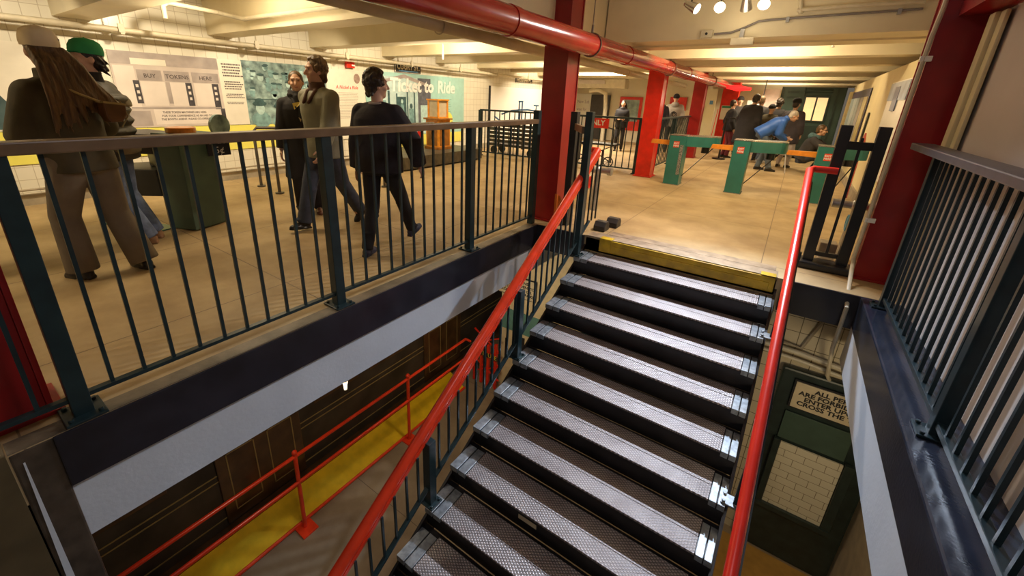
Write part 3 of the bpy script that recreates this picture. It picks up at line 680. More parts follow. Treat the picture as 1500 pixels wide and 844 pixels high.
text('ONLY', .15, ((a.x+b_.x)/2+.04, 8.708, b_.z+.06), (1, 0, 0), ZD, M_wletter, t, align='CENTER', depth=.001, bold=.003)
# ================================================================== the slatted trolley with blue pipes behind the fence
t = thing('work_trolley', 'dark slatted steel trolley on small wheels behind the far railing', 'trolley', (-6.0, 9.3, 0))
g = G(); g.box(-6.75, 9.25, .22, -5.3, 9.85, .28)
for k in range(5): g.box(-6.75, 9.24, .32+.10*k, -5.3, 9.27, .395+.10*k).box(-5.33, 9.27, .32+.10*k, -5.30, 9.85, .395+.10*k)
for x in (-6.75, -6.4, -6.02, -5.66, -5.33): g.box(x, 9.22, .2, x+.05, 9.25, .86)
link('slatted_body', g, mat('brown_black_steel', (.055, .045, .035), .5, noise=.4), t, bev=.003)
for x in (-6.6, -5.45):
    for y in (9.35, 9.75):
        g = G(); g.cyl((x, y-.02, .10), (x, y+.02, .10), .10, n=16); link('wheel', g, M_blackp, t)
M_bluep = mat('blue_pipe', (.05, .13, .30), .35)
t = thing('pipe_rig', 'rig of bent blue pipes standing above the slatted trolley', 'rig', (-6.0, 9.5, .87))
g = G(); g.tube([(-6.75, 9.55, .95), (-6.55, 9.5, .86), (-6.3, 9.45, .80), (-6.0, 9.45, .76)], .022, 8); g.tube([(-6.55, 9.6, 1.02), (-6.2, 9.55, 1.13), (-5.7, 9.5, 1.17), (-5.3, 9.5, 1.13)], .02, 8)
g.tube([(-5.95, 9.5, .86), (-5.95, 9.5, 1.38)], .018, 8); g.tube([(-5.86, 9.5, .86), (-5.86, 9.5, 1.38)], .018, 8); g.tube([(-5.45, 9.5, 1.0), (-5.45, 9.5, 1.28)], .014, 8); g.tube([(-5.97, 9.5, 1.36), (-5.84, 9.5, 1.36)], .018, 8); g.tube([(-5.52, 9.5, 1.28), (-5.38, 9.5, 1.28)], .014, 8)
link('pipes', g, M_bluep, t, smooth=True)
# hand trolley with wheels beside the ONLY sign
t = thing('service_cart', 'small dark wheeled cart behind the far railing under the red plate', 'cart', (-3.7, 9.6, 0))
g = G(); g.box(-4.15, 9.4, .48, -3.3, 9.8, .52)
for x in (-4.12, -3.35):
    for y in (9.42, 9.78): g.cyl((x, y, .1), (x, y, .85), .014)
g.tube([(-4.12, 9.42, .85), (-3.7, 9.42, .92), (-3.35, 9.42, .85)], .014, 8); g.bar((-4.1, 9.42, .12), (-3.35, 9.42, .48), .02); g.bar((-4.1, 9.42, .48), (-3.35, 9.42, .12), .02)
link('frame', g, M_blackp, t)
for x in (-4.1, -3.4):
    g = G(); g.tube([(x+.11*math.cos(a_), 9.4, .12+.11*math.sin(a_)) for a_ in [2*math.pi*k/18 for k in range(18)]], .014, 6, closed=True)
    for q in range(4): a_ = math.pi*q/4; g.cyl((x-.11*math.cos(a_), 9.4, .12-.11*math.sin(a_)), (x+.11*math.cos(a_), 9.4, .12+.11*math.sin(a_)), .004, n=5)
    link('wheel', g, M_blackp, t)
# ================================================================== oak fare box on its plinth
M_oak = mat('orange_oak', (.80, .32, .03), .35, noise=.25, nscale=7, coat=.3)
M_oakd = mat('dark_oak', (.34, .13, .02), .4, noise=.25, nscale=9)
t = thing('plinth', 'low dark grey display plinth against the left wall', 'plinth', (-6.8, 6.9, 0))
g = G(); g.box(-7.45, 5.65, .03, -6.1, 8.15, .27); link('body', g, mat('plinth_grey', (.10, .085, .06), .45, noise=.3), t, bev=.01)
g = G(); g.box(-7.45, 5.68, 0, -6.2, 8.1, .03); link('base', g, M_blackp, t)
t = thing('fare_box', 'tall orange oak fare box with a glazed top case on the plinth', 'fare box', (-6.72, 7.28, .27))
bx, by = -6.72, 7.28
g = G(); g.box(bx-.19, by-.20, .27, bx+.19, by+.20, .92); link('body', g, M_oak, t, bev=.008)
g = G(); g.box(bx-.23, by-.24, .92, bx+.23, by+.24, .955).box(bx-.22, by-.23, .27, bx+.22, by+.23, .33); link('moulding', g, M_oakd, t, bev=.008)
g = G(); g.box(bx+.191, by-.15, .36, bx+.2, by+.15, .88).box(bx-.15, by-.21, .36, bx+.15, by-.2, .88); link('front_panel', g, M_oakd, t)
g = G()
for sx_ in (-1, 1):
    for sy_ in (-1, 1): g.box(bx+sx_*.145-.018, by+sy_*.15-.018, .955, bx+sx_*.145+.018, by+sy_*.15+.018, 1.33)
g.box(bx-.165, by-.17, .955, bx+.165, by+.17, .985).box(bx-.18, by-.185, 1.33, bx+.18, by+.185, 1.36); link('top_case', g, M_oak, t, bev=.004)
g = G(); g.box(bx-.14, by-.145, .985, bx+.14, by+.145, 1.33)
gm = mat('case_glass', (.62, .52, .36), .08, noise=.1, spec=.8); link('glass', g, gm, t)
g = G(); g.tube([(bx+.1, by+.24, .82), (bx+.12, by+.34, .86), (bx+.12, by+.42, .84)], .012, 8); link('crank', g, M_blackp, t)
t = thing('turnstile_barrier', 'old pale metal gate arms reaching left from the oak fare box', 'gate', (-6.6, 6.4, .27))
g = G(); g.cyl((-6.6, 5.95, .27), (-6.6, 5.95, .86), .03); g.box(-6.68, 5.85, .86, -6.5, 6.05, .92)
for dz, dy in ((.86, 7.02), (.78, 7.02), (.72, 7.0)): g.bar((-6.6, 5.98, .86), (-6.6, dy, dz), .02, .035)
link('arms', g, M_metal, t)
# ================================================================== turnstiles
M_tgreen = mat('turnstile_green', (.032, .185, .160), .32, noise=.12, nscale=5)
M_tgreen2 = mat('turnstile_olive_green', (.065, .115, .080), .4, noise=.15, nscale=5)
M_arm = mat('orange_varnished_wood', (.78, .28, .03), .28, noise=.2, nscale=9, coat=.4)
M_steel = mat('polished_steel', (.55, .56, .55), .25, metal=.85, noise=.1)
M_dec = mat('orange_red_decal', (.75, .07, .03), .4, noise=.05)
def turnstile(label, x, y, w=.245, d=.30, h=.90, m=M_tgreen, head=.52, armlen=.36, hy=.30, steel=False):
    t = thing('turnstile', label, 'turnstile', (x, y, 0))
    g = G(); g.box(x-w/2, y-d/2, .012, x+w/2, y+d/2, h-.0); link('post', g, m, t, bev=.006)
    g = G(); g.box(x-w/2-.012, y-d/2-.012, 0, x+w/2+.012, y+d/2+.012, .012); link('base_plate', g, M_steel, t)
    # overhanging rounded head reaching away from the post
    g = G(); x0 = x+w/2; pts = [(x0, y-.13+hy*.3)]
    cx_, cy_ = x0+head-.16, y+hy
    pts += [(cx_+.16*math.cos(a_), cy_+.17*math.sin(a_)) for a_ in [math.radians(q) for q in range(-80, 91, 17)]]
    pts += [(x0, y+.17+hy*.3)]
    g.prism(pts, 2, h-.19, h-.012); link('head', g, m, t, bev=.006)
    g = G(); g.prism([(p[0], p[1]) for p in pts], 2, h-.012, h+.008); g.box(x-w/2-.005, y-d/2-.005, h, x+w/2+.002, y+d/2+.005, h+.016); link('top_plate', g, M_steel, t, bev=.003)
    g = G(); g.cyl((x0+head-.22, y+hy*.8, h-.30), (x0+head-.22, y+hy*.8, h-.19), .07); link('hub', g, M_blackp, t)
    g = G(); g.bar((x0+head-.1, y+hy, h-.2), (x0+.0, y+.05, .16), .012); link('brace', g, M_blackp, t)
    g = G(); ax = x-w/2
    g.prism([(ax-armlen, h-.175), (ax-armlen+.02, h-.10), (ax, h-.095), (ax, h-.185)], 1, y-.05, y-.005); link('arm', g, M_arm, t, bev=.006)
    g = G(); g.obox((x-.005, y-d/2-.001, h-.155), (1, 0, .05), (0, 1, 0), (0, 0, 1), .050, .0015, .055); o = link('decal', g, M_dec, t); o['label'] = 'orange-red square decal'
    for k, s_ in enumerate(('EXIT', 'HERE')):
        text(s_, .042, (x-.006, y-d/2-.0045, h-.148-.043*k), (1, 0, 0), ZD, M_wletter, t, align='CENTER', depth=.0006, bold=.001)
    if steel:
        g = G(); g.box(x+w/2-.07, y-d/2-.003, .20, x+w/2-.012, y-d/2, h-.16); link('mesh_strip', g, mat('pierced_steel', (.5, .5, .48), .4, metal=.5, noise=0, nscale=60, col2=(.08, .08, .08)), t)
    return t
turnstile('nearest column-side green turnstile with a pierced steel strip down its post', -1.735, 8.42, w=.27, steel=True)
turnstile('middle green turnstile with a lit rounded head, right of the one with the steel strip', -.69, 8.38, w=.25)
turnstile('rightmost green turnstile, partly behind the black valve gate', .50, 8.45, w=.30, head=.36, armlen=.40)
# the big green turnstile among the visitors on the left
t = thing('turnstile', 'tall old olive-green turnstile with an Exit 5 cent plate on the left floor', 'turnstile', (-5.2, 1.75, 0))
g = G(); g.prism([(-5.26, 1.50), (-4.96, 1.62), (-5.10, 2.00), (-5.40, 1.88)], 2, .01, 1.0); link('post', g, M_tgreen2, t, bev=.008)
g = G(); g.prism([(-6.05, 1.25), (-5.70, 1.20), (-5.33, 1.50), (-5.36, 1.80), (-5.95, 1.70)], 2, .34, .62)
g.prism([(-6.05, 1.25), (-5.70, 1.20), (-5.30, 1.50), (-5.38, 1.80), (-5.95, 1.70)], 2, .78, .98)
g.prism([(-5.70, 1.56), (-5.30, 1.54), (-5.38, 1.86), (-5.78, 1.82)], 2, .62, .78); link('housing', g, mat('turnstile_black', (.03, .03, .025), .4), t, bev=.01)
g = G(); g.prism([(-5.95, 1.1), (-5.2, 1.36), (-5.26, 1.56), (-6.0, 1.3)], 2, 0, .012); link('base_plate', g, M_tgreen, t)
g = G(); g.bar((-5.6, 1.25, .36), (-5.5, 1.35, .02), .02); link('brace', g, M_blackp, t)
g = G(); c = Vector((-5.42, 1.46, .86)); g.cyl(c, c+Vector((0, 0, .06)), .15, n=28); link('token_dial', g, M_arm, t, bev=.006)
g = G(); g.cyl((-5.12, 1.72, 1.0), (-5.12, 1.72, 1.055), .13, n=28); o = link('wooden_cap', g, M_arm, t, bev=.01); o['label'] = 'round varnished wooden cap'
g = G(); g.box(-5.02, 1.88, .76, -4.99, 2.10, .985); link('fare_plate', g, M_blackp, t, bev=.004)
text('EXIT', .085, (-4.988, 1.985, .885), YD, ZD, M_wletter, t, align='CENTER', depth=.001)
text('5¢', .10, (-4.988, 1.99, .785), YD, ZD, M_wletter, t, align='CENTER', depth=.001)
g = G(); g.cyl((-5.06, 2.05, 1.065), (-5.03, 2.06, 1.065), .115, n=28); g.cyl((-5.05, 2.055, .98), (-5.05, 2.055, 1.0), .02)
o = link('round_photo', g, M_photo, t); o['label'] = 'round blue-green photo disc'
# pipe hoop barrier
t = thing('pipe_barrier', 'grey pipe hoop barrier standing in front of the left wall', 'barrier', (-6.3, 3.15, 0))
g = G(); g.cyl((-6.66, 3.16, 0), (-6.66, 3.16, .02), .06); g.tube([(-6.66, 3.16, .02), (-6.66, 3.16, .84), (-6.64, 3.20, .89), (-6.3, 3.72, .89), (-6.05, 4.1, .89), (-6.02, 4.14, .84), (-6.02, 4.14, .02)], .022, 10)
link('hoop', g, mat('dull_dark_pipe', (.10, .09, .075), .4, metal=.4), t, smooth=True)
g = G(); g.tube([(-6.02, 3.10, .02), (-6.02, 3.10, .80), (-6.0, 3.13, .84), (-5.7, 3.6, .84)], .022, 10); g.cyl((-6.02, 3.1, .0), (-6.02, 3.1, .02), .06)
link('side_leg', g, MATS['dull_dark_pipe'], t, smooth=True)
t = thing('pipe_barrier', 'pair of dark pipe posts behind the man in the black sweater', 'barrier', (-5.0, 4.6, 0))
g = G()
for y in (4.45, 4.72): g.cyl((-5.3, y, 0), (-5.3, y, .86), .02); g.cyl((-5.3, y, 0), (-5.3, y, .02), .055)
g.tube([(-5.3, 4.45, .86), (-5.3, 4.72, .86)], .02); link('posts', g, MATS['dull_dark_pipe'], t)
# ================================================================== landing gate posts, valves
def gate(label, x0, y0, x1, y1, h=1.33, z0=0.0):
    t = thing('gate', label, 'gate', ((x0+x1)/2, (y0+y1)/2, z0))
    for x, y in ((x0, y0), (x1, y1)):
        g = G(); g.box(x-.042, y-.042, z0, x+.042, y+.042, h); link('post', g, M_blackp, t, bev=.004)
    g = G(); g.bar((x0, y0, h-.17), (x1, y1, h-.17), .035, .07); link('cross_bar', g, M_blackp, t)
    g = G(); g.bar((x0, y0, z0+.14), (x1, y1, z0+.14), .03, .04); link('cross_bar', g, M_blackp, t)
    g = G(); m_ = .5; g.bar((x0+(x1-x0)*m_, y0+(y1-y0)*m_, z0+.14), (x0+(x1-x0)*m_, y0+(y1-y0)*m_, h-.1), .022); link('rod', g, M_blackp, t)
    g = G(); g.box(min(x0, x1)-.08, min(y0, y1)-.12, z0, max(x0, x1)+.08, max(y0, y1)+.08, z0+.07); link('base', g, M_blackp, t, bev=.02)
    return t
gate('black steel gate frame beside the valve, right of the stair head', .36, 4.86, .62, 4.88)
t = thing('gate', 'black gate post with a brown cross bar between the nearest column and the stair railing', 'gate', (-2.07, 4.52, 0))
g = G(); g.box(-2.11, 4.47, 0, -2.03, 4.55, 1.33); link('post', g, M_blackp, t, bev=.004)
g = G(); g.bar((-2.05, 4.50, 1.17), (-1.75, 4.04, 1.17), .035, .07); link('cross_bar', g, M_brownrail, t)
g = G(); g.bar((-1.92, 4.32, .0), (-1.92, 4.32, 1.14), .022); link('rod', g, M_blackp, t)
def valve(label, x, y, s=1.0, teal=True):
    t = thing('standpipe_valve', label, 'valve', (x, y, 0))
    g = G(); g.cyl((x, y, 0), (x, y, .34), .055*s, .045*s); g.cyl((x, y, .34), (x, y, .54), .035); g.ell((x, y, .56), (.06, .06, .06)); link('riser_pipe', g, M_metal, t, smooth=True)
    g = G(); g.cyl((x-.13, y, .56), (x+.15, y, .56), .038); g.cyl((x-.2, y, .56), (x-.13, y, .56), .045); g.cyl((x+.15, y, .56), (x+.2, y, .56), .055); link('outlet', g, M_metal, t, smooth=True)
    g = G(); g.tube([(x-.05+.0*k, y-.12+.075*math.cos(a_), .40+.075*math.sin(a_)) for k, a_ in enumerate([2*math.pi*q/20 for q in range(20)])], .010, 8, closed=True)
    for q in range(3): a_ = math.pi*q/3; g.cyl((x-.05, y-.12-.07*math.cos(a_), .40-.07*math.sin(a_)), (x-.05, y-.12+.07*math.cos(a_), .40+.07*math.sin(a_)), .006)
    g.cyl((x-.055, y-.12, .40), (x-.045, y-.12, .40), .06)
    link('hand_wheel', g, mat('blue_valve_wheel', (.02, .22, .36), .4) if teal else M_redb, t); return t
valve('galvanised standpipe valve with a blue hand wheel behind the right gate frame', .66, 5.35)
valve('standpipe valve half hidden behind the left gate frame', -2.1, 5.45, teal=False)
t = thing('equipment_box', 'squat grey metal box with brackets on the floor between the right gate posts', 'box', (.62, 5.1, 0))
g = G(); g.box(.44, 5.08, .0, .58, 5.24, .20); g.box(.44, 5.0, 0, .58, 5.08, .06); link('box', g, mat('tan_metal', (.32, .26, .17), .5, noise=.2), t, bev=.01)
for i, (x, y) in enumerate(((-1.66, 4.62), (-1.60, 4.86))):
    g = G(); g.prism([(y-.09, 0), (y+.07, 0), (y+.07, .07), (y+.03, .11), (y-.05, .11), (y-.09, .06)], 0, x-.06, x+.08)
    tag(link('rubber_block', g, mat('black_rubber', (.03, .028, .03), .5), bev=.012), ('black rubber block at the left end of the top step', 'black rubber block farther back beside the left stair rail')[i], 'block', 'rubber blocks by the stair head')
tag(link('orange_guard', G().prism([(4.36, .02), (4.5, .02), (4.5, .30), (4.44, .36), (4.36, .40)], 0, -2.17, -2.14), mat('orange_paint', (.70, .16, .02), .35), bev=.003), 'orange painted metal guard at the foot of the nearest red column', 'guard')
# conduit down the right column
t = thing('column_conduit', 'pale conduit clipped down the corner of the large right column', 'conduit', (.68, 4.75, 1))
g = G(); g.tube([(.70, 4.74, 2.7), (.70, 4.74, 2.2), (.69, 4.75, 2.0), (.685, 4.75, 1.0), (.675, 4.75, .2), (.665, 4.42, -.0), (.665, 4.24, -.1), (.665, 4.24, -.5), (.72, 4.4, -.85), (.78, 4.58, -1.0)], .016, 8)
link('pipe', g, M_conduit, t, smooth=True)
for z in (1.85, .55):
    g = G(); g.box(.665, 4.735, z-.02, .735, 4.775, z+.02); link('clamp', g, M_wletter, t, bev=.004)
# ================================================================== ceiling fittings over the landing
M_lens = mat('warm_lens', (1, .9, .7), .3, emit=(1, .80, .50), estr=25)
M_lensc = mat('cool_lens', (1, 1, 1), .3, emit=(.72, .85, 1), estr=60)
def spot(label, x, y, z, aim, m, grp='track spotlights over the landing'):
    t = thing('spotlight', label, 'spotlight', (x, y, z), group=grp)
    d = (Vector(aim)-Vector((x, y, z))).normalized(); c = Vector((x, y, z))
    g = G(); g.cyl(c-d*.09, c+d*.05, .035, .058, n=18); g.cyl(c-d*.11, c-d*.09, .03, n=12); link('shade', g, M_steel, t, smooth=True)
    g = G(); g.cyl(c+d*.045, c+d*.052, .050, n=18); link('lens', g, m, t)
    g = G(); g.cyl(c-d*.05, (x, y, z+.16), .008); g.cyl((x, y, z+.16), (x, y, z+.215), .02); link('stem', g, M_blackp, t)
spot('leftmost ceiling spotlight over the landing, silver can turned sideways', -1.21, 5.42, 2.46, (.6, 5.0, 1.5), M_lens)
spot('second ceiling spotlight over the landing, glowing warm white', -.95, 5.46, 2.46, (-.6, 2.0, .6), M_lens)
spot('third ceiling spotlight over the landing, a dark unlit-looking can', -.71, 5.50, 2.46, (-.6, 8.0, 0), M_lens)
spot('rightmost ceiling spotlight, the brilliant blue-white one', -.54, 5.45, 2.46, (-.5, 2.2, .2), M_lensc)
g = G(); g.box(-1.5, 5.43, 2.68, -.3, 5.47, 2.715); tag(link('lighting_track', g, M_wletter), 'white ceiling track carrying the spotlights over the landing', 'track')
YB = 5.93
t = thing('ceiling_conduit', 'thin grey conduit sweeping across the face of the landing beam', 'conduit', (-.3, YB, 2.3))
P_ = [at(px, py, 1, YB) for px, py in ((1046, 50), (1070, 48), (1092, 40), (1112, 31), (1130, 29), (1180, 25), (1250, 20), (1352, 13))]
g = G(); g.tube(P_, .012, 8); link('pipe', g, mat('grey_conduit', (.22, .20, .20), .4), t, smooth=True)
for px, py in ((1154, 28), (1318, 16)): a = at(px, py, 1, YB); g = G(); g.box(a.x-.015, YB-.02, a.z-.03, a.x+.015, YB+.02, a.z+.02); link('clip', g, M_metal, t)
t = thing('junction_box', 'small pale junction box at the left end of the beam conduit', 'box', tuple(at(1036, 50, 1, YB)))
a = at(1028, 45, 1, YB); b_ = at(1043, 55, 1, YB); g = G(); g.box(a.x, YB-.03, b_.z, b_.x, YB+.02, a.z); link('box', g, M_conduit, t, bev=.004)
c = (a+b_)/2; g = G(); g.cyl((c.x, YB-.045, c.z), (c.x, YB-.03, c.z), .014); link('switch', g, M_blackp, t)
t = thing('emergency_light', 'small cream emergency light head hung under the landing beam', 'lamp', tuple(at(1087, 60, 1, YB)))
a = at(1071, 56, 1, YB-.1); b_ = at(1103, 66, 1, YB-.1); g = G(); g.box(a.x, YB-.14, b_.z, b_.x, YB-.05, a.z); link('housing', g, M_conduit, t, bev=.015)
c = at(1087, 50, 1, YB-.06); g = G(); g.box(c.x-.02, YB-.09, c.z-.05, c.x+.02, YB-.02, c.z+.05); link('bracket', g, M_metal, t)
P_ = [Vector((-2.0, 5.7, 2.6)), Vector((2.3, 5.7, 2.6))]
t = thing('ceiling_pipe', 'cream pipe across the ceiling recess over the landing', 'pipe', (.3, 6.1, 2.5))
P_ = [at(px, py, 1, YB-.02) for px, py in ((1168, 15), (1250, 8), (1356, 2))]
g = G(); g.tube(P_, .02, 8); g.tube([at(1173, 20, 1, YB-.02), at(1173, -6, 1, YB-.02)], .02, 8); link('pipe', g, M_conduit, t, smooth=True)
for i, (px, py, y) in enumerate(((1222, 62, 7.0), (1204, 101, 11.4))):
    a = at(px, py, 1, y); g = G(); g.cyl((a.x, y, a.z-.05), (a.x, y, a.z+.05), .012, .02); g.cyl((a.x, y, a.z+.05), (a.x, y, 2.7), .008); g.cyl((a.x, y, a.z-.055), (a.x, y, a.z-.05), .022)
    tag(link('sprinkler', g, M_wletter), ('white sprinkler head under the beams at right, the nearer one', 'sprinkler head farther back, above the crowd')[i], 'sprinkler', 'ceiling sprinklers')
for i, (px, py, y) in enumerate(((649, 82, 8.3),)):
    a = at(px, py, 0, -5.6); g = G(); g.cyl(a-Vector((0, 0, .06)), a+Vector((0, 0, .06)), .014, .02); g.cyl(a+Vector((0, 0, .06)), (a.x, a.y, 2.7), .008)
    tag(link('sprinkler', g, M_wletter), 'sprinkler head above the aqua mural', 'sprinkler', 'ceiling sprinklers')
# ================================================================== right wall displays
XQ = XR-.012
def rpan(name, y0, z0, y1, z1, m, parent, dx=0): g = G(); g.box(XQ-dx-.012, y0, z0, XQ-dx, y1, z1); return link(name, g, m, parent)
t = thing('display_case', 'framed case of blue-grey photographs far along the right wall', 'display', (XR, 13, .6))
rpan('frame', 11.3, .52, 15.2, 1.88, mat('dark_purple_frame', (.05, .04, .08), .4), t)
for k, (y0, y1, c_) in enumerate(((11.45, 12.05, (.62, .50, .22)), (12.15, 12.7, (.45, .42, .44)), (12.75, 13.3, (.34, .42, .46)), (13.35, 14.1, (.46, .52, .52)), (14.15, 15.1, (.30, .38, .42)))):
    rpan('photo', y0, .55, y1, 1.72, mat('display_photo_%d' % k, c_, .3, noise=.12, nscale=4), t, .014)
t = thing('info_panel', 'tall white text panel with a blue photo strip on the right wall', 'panel', (XR, 8.2, .7))
rpan('board', 7.35, .55, 8.85, 1.86, M_pwhite, t); rpan('photo_strip', 7.4, 1.60, 8.8, 1.84, mat('blue_grey_strip', (.30, .36, .46), .3, noise=.3, nscale=5), t, .013)
rpan('dark_photo', 7.95, 1.46, 8.3, 1.78, mat('navy_photo', (.07, .08, .16), .3), t, .016)
t = thing('wall_post', 'dark upright edge strip on the right wall before the display case', 'strip', (XR, 10.7, .6)); rpan('strip', 10.55, .5, 10.72, 1.42, M_blackp, t)
g = G(); g.cyl((XR-.10, 9.35, .75), (XR-.10, 9.35, 1.10), .06, .01); g.cyl((XR-.10, 9.35, 0), (XR-.10, 9.35, .75), .02); tag(link('warning_flag', g, mat('faded_red_cone', (.60, .12, .10), .5)), 'narrow faded red cone on a stick by the right wall', 'cone')
# ================================================================== old train at the corridor end
M_car = mat('old_car_green', (.030, .060, .050), .4, noise=.2, nscale=3)
M_card = mat('old_car_green_dark', (.018, .036, .032), .4, noise=.2, nscale=3)
YT = 15.6
t = thing('subway_car', 'dark green vintage subway car end closing the corridor', 'train', (.15, YT, 0))
g = G(); g.box(-.60, YT, .05, .93, YT+1.2, 2.03); link('body', g, M_car, t, bev=.015)
g = G(); g.box(-.02, YT-.03, 1.07, .60, YT-.001, 1.82); fr = link('window_frame', g, M_card, t, bev=.006)
g = G(); g.box(.04, YT-.036, 1.12, .275, YT-.03, 1.75).box(.315, YT-.036, 1.12, .555, YT-.03, 1.75); o = link('pane', g, mat('lit_window', (.8, .62, .32), .3, emit=(1, .72, .36), estr=.55), fr); o['label'] = 'warm lit window panes'
g = G(); g.box(-.02, YT-.02, .3, .60, YT-.001, .98); link('lower_panel', g, M_card, t, bev=.01)
g = G(); g.cyl((.0, YT-.06, 1.93), (.62, YT-.06, 1.93), .045); g.cyl((-.03, YT-.05, 1.80), (-.03, YT-.05, 2.02), .02); link('roller_sign_box', g, M_card, t, smooth=True)
g = G()
for z in (1.72, 1.86): g.box(-.44, YT-.02, z, -.16, YT-.001, z+.05)
link('louvre', g, M_card, t, bev=.004)
for x in (-.58, .72):
    g = G(); g.box(x, YT-.02, .1, x+.05, YT-.001, 2.0); link('corner_post', g, M_card, t)
t = thing('exhibit_kiosk', 'lit white and pink kiosk panels left of the green subway car', 'kiosk', (-.95, 15.4, 0))
g = G(); g.box(-1.05, 15.4, 0, -.62, 15.5, 1.95); link('panel', g, mat('pinkish_panel', (.55, .42, .38), .4), t)
g = G(); g.box(-1.40, 15.3, .9, -1.08, 15.34, 1.62); link('lit_board', g, mat('lit_board', (.7, .72, .74), .4), t)
tag(link('wall_strip', G().box(.97, 14.9, .5, 1.03, 15.3, 1.9), mat('tan_strip', (.45, .34, .16), .5)), 'tan strip standing between the green car and the right wall', 'strip')
t = thing('sign_stand', 'black U-shaped stand on a round foot before the far red column', 'stand', (-1.95, 14.2, 0))
a = at(1063, 181, 1, 13.4); 
g = G(); g.tube([(a.x, 13.4, .02), (a.x, 13.4, 1.12), (a.x+.22, 13.4, 1.12)], .025, 8); link('pole', g, M_blackp, t)
g = G(); g.cyl((a.x, 13.4, 0), (a.x, 13.4, .03), .17, n=20); link('foot', g, M_blackp, t)
tag(link('leaning_rod', G().cyl(at(1052, 160, 1, 16.27), at(1052, 160, 1, 16.27)+(at(1043, 195, 1, 16.24)-at(1052, 160, 1, 16.27))*(at(1052, 160, 1, 16.27).z/(at(1052, 160, 1, 16.27).z-at(1043, 195, 1, 16.24).z)), .012), M_rail), 'thin orange rod leaning against the pale yellow door', 'rod')
# ================================================================== platform level, left: train and red railing
M_wood = mat('dark_varnished_wood', (.085, .042, .016), .3, noise=.4, nscale=5, coat=.3)
M_woodd = mat('sooty_car_side', (.05, .038, .028), .45, noise=.5, nscale=2.5)
M_gold = mat('faded_gold_line', (.36, .26, .10), .4, metal=.3)
XT = -4.2
t = thing('wooden_train_car', 'dark varnished wooden train car standing along the lower platform', 'train', (-5, 3, -3.3))
g = G(); g.box(-6.8, -2.5, -3.15, XT, 9.2, -1.12); link('body', g, M_woodd, t, bev=.02)
g = G(); g.prism([(-6.9, -1.12), (XT+.06, -1.12), (XT+.06, -1.04), (XT-.3, -.86), (XT-.9, -.74), (-6.0, -.74), (-6.9, -1.04)], 1, -2.6, 9.3); link('roof', g, M_woodd, t)
for i, y in enumerate((-.9, 1.55, 4.6)):
    g = G(); g.box(XT-.03, y-.46, -3.1, XT+.025, y+.46, -1.25); d = link('door', g, M_wood, t, bev=.01)
    for (a0, a1) in ((-.40, -.03), (.03, .40)):
        g = G(); g.box(XT+.024, y+a0, -2.10, XT+.03, y+a1, -1.4); link('pane', g, mat('dark_glass', (.03, .028, .025), .12, spec=.7), d)
        g = G()
        for z0, z1 in ((-2.98, -2.2),):
            for q in ((y+a0+.04, z0, y+a1-.04, z0+.012), (y+a0+.04, z1-.012, y+a1-.04, z1), (y+a0+.04, z0, y+a0+.052, z1), (y+a1-.052, z0, y+a1-.04, z1)): g.box(XT+.024, q[0], q[1], XT+.029, q[2], q[3])
        link('gold_line', g, M_gold, d)
for y in (.35, 2.55, 3.4, 5.8, 6.7, 7.6):
    g = G(); g.box(XT-.02, y-.33, -2.25, XT+.012, y+.33, -1.4); f = link('window_frame', g, M_wood, t, bev=.008)
    g = G(); g.box(XT+.012, y-.27, -2.19, XT+.016, y+.27, -1.46); link('pane', g, MATS['dark_glass'], f)
g = G()
for z in (-2.42, -2.50, -3.02): g.box(XT, -2.4, z, XT+.008, 9.1, z+.012)
link('gold_line', g, M_gold, t)
g = G(); g.box(XT-.05, -2.5, -3.22, XT+.10, 9.2, -3.14); link('sill', g, M_wood, t, bev=.01)
t = thing('bulb_lamp', 'small white lamp hanging under the white fascia over the wooden train', 'lamp', tuple(at(506, 566, 0, -2.55)))
a = at(506, 566, 0, -2.56); g = G(); g.cyl(a-Vector((0, 0, .03)), a+Vector((0, 0, .03)), .012, .016); link('bulb', g, M_wletter, t, smooth=True)
g = G(); g.cyl(a+Vector((0, 0, .03)), (a.x, a.y, -.6), .02); link('holder', g, M_conduit, t)
# gap plate with kick board
t = thing('gap_barrier', 'low bright yellow gap board with orange rails along the platform edge', 'barrier', (-3.8, 3, -3.3))
g = G(); g.prism([(-4.02, -3.3), (-3.72, -3.3), (-3.72, -3.27), (-4.02, -3.10)], 1, -1.5, 4.6)
link('yellow_board', g, mat('bright_yellow', (.80, .50, .008), .6, noise=.1, spec=.2), t)
g = G(); g.tube([(-4.03, -1.5, -3.08), (-4.03, 4.6, -3.08)], .016, 8); g.tube([(-3.70, -1.5, -3.275), (-3.70, 4.6, -3.275)], .02, 8); link('edge_pipe', g, M_rail, t, smooth=True)
g = G(); ZH = -2.23; X_h = -3.61
g.tube([(X_h, -1.5, ZH), (X_h, 4.5, ZH), (X_h, 4.62, ZH-.1)], .021, 10); g.tube([(X_h, -1.5, ZH-.36), (X_h, 4.5, ZH-.36)], .019, 10); link('hand_rails', g, M_rail, t, smooth=True)
for y in (-.6, 1.63, 3.25):
    g = G(); g.cyl((X_h-.02, y, -3.28), (X_h, y, ZH+.05), .022); g.ell((X_h, y, ZH+.05), .03, n=8, m=6); link('post', g, M_rail, t)
    g = G(); g.box(X_h-.10, y-.09, -3.3, X_h+.10, y+.09, -3.28); link('foot_plate', g, M_rail, t)
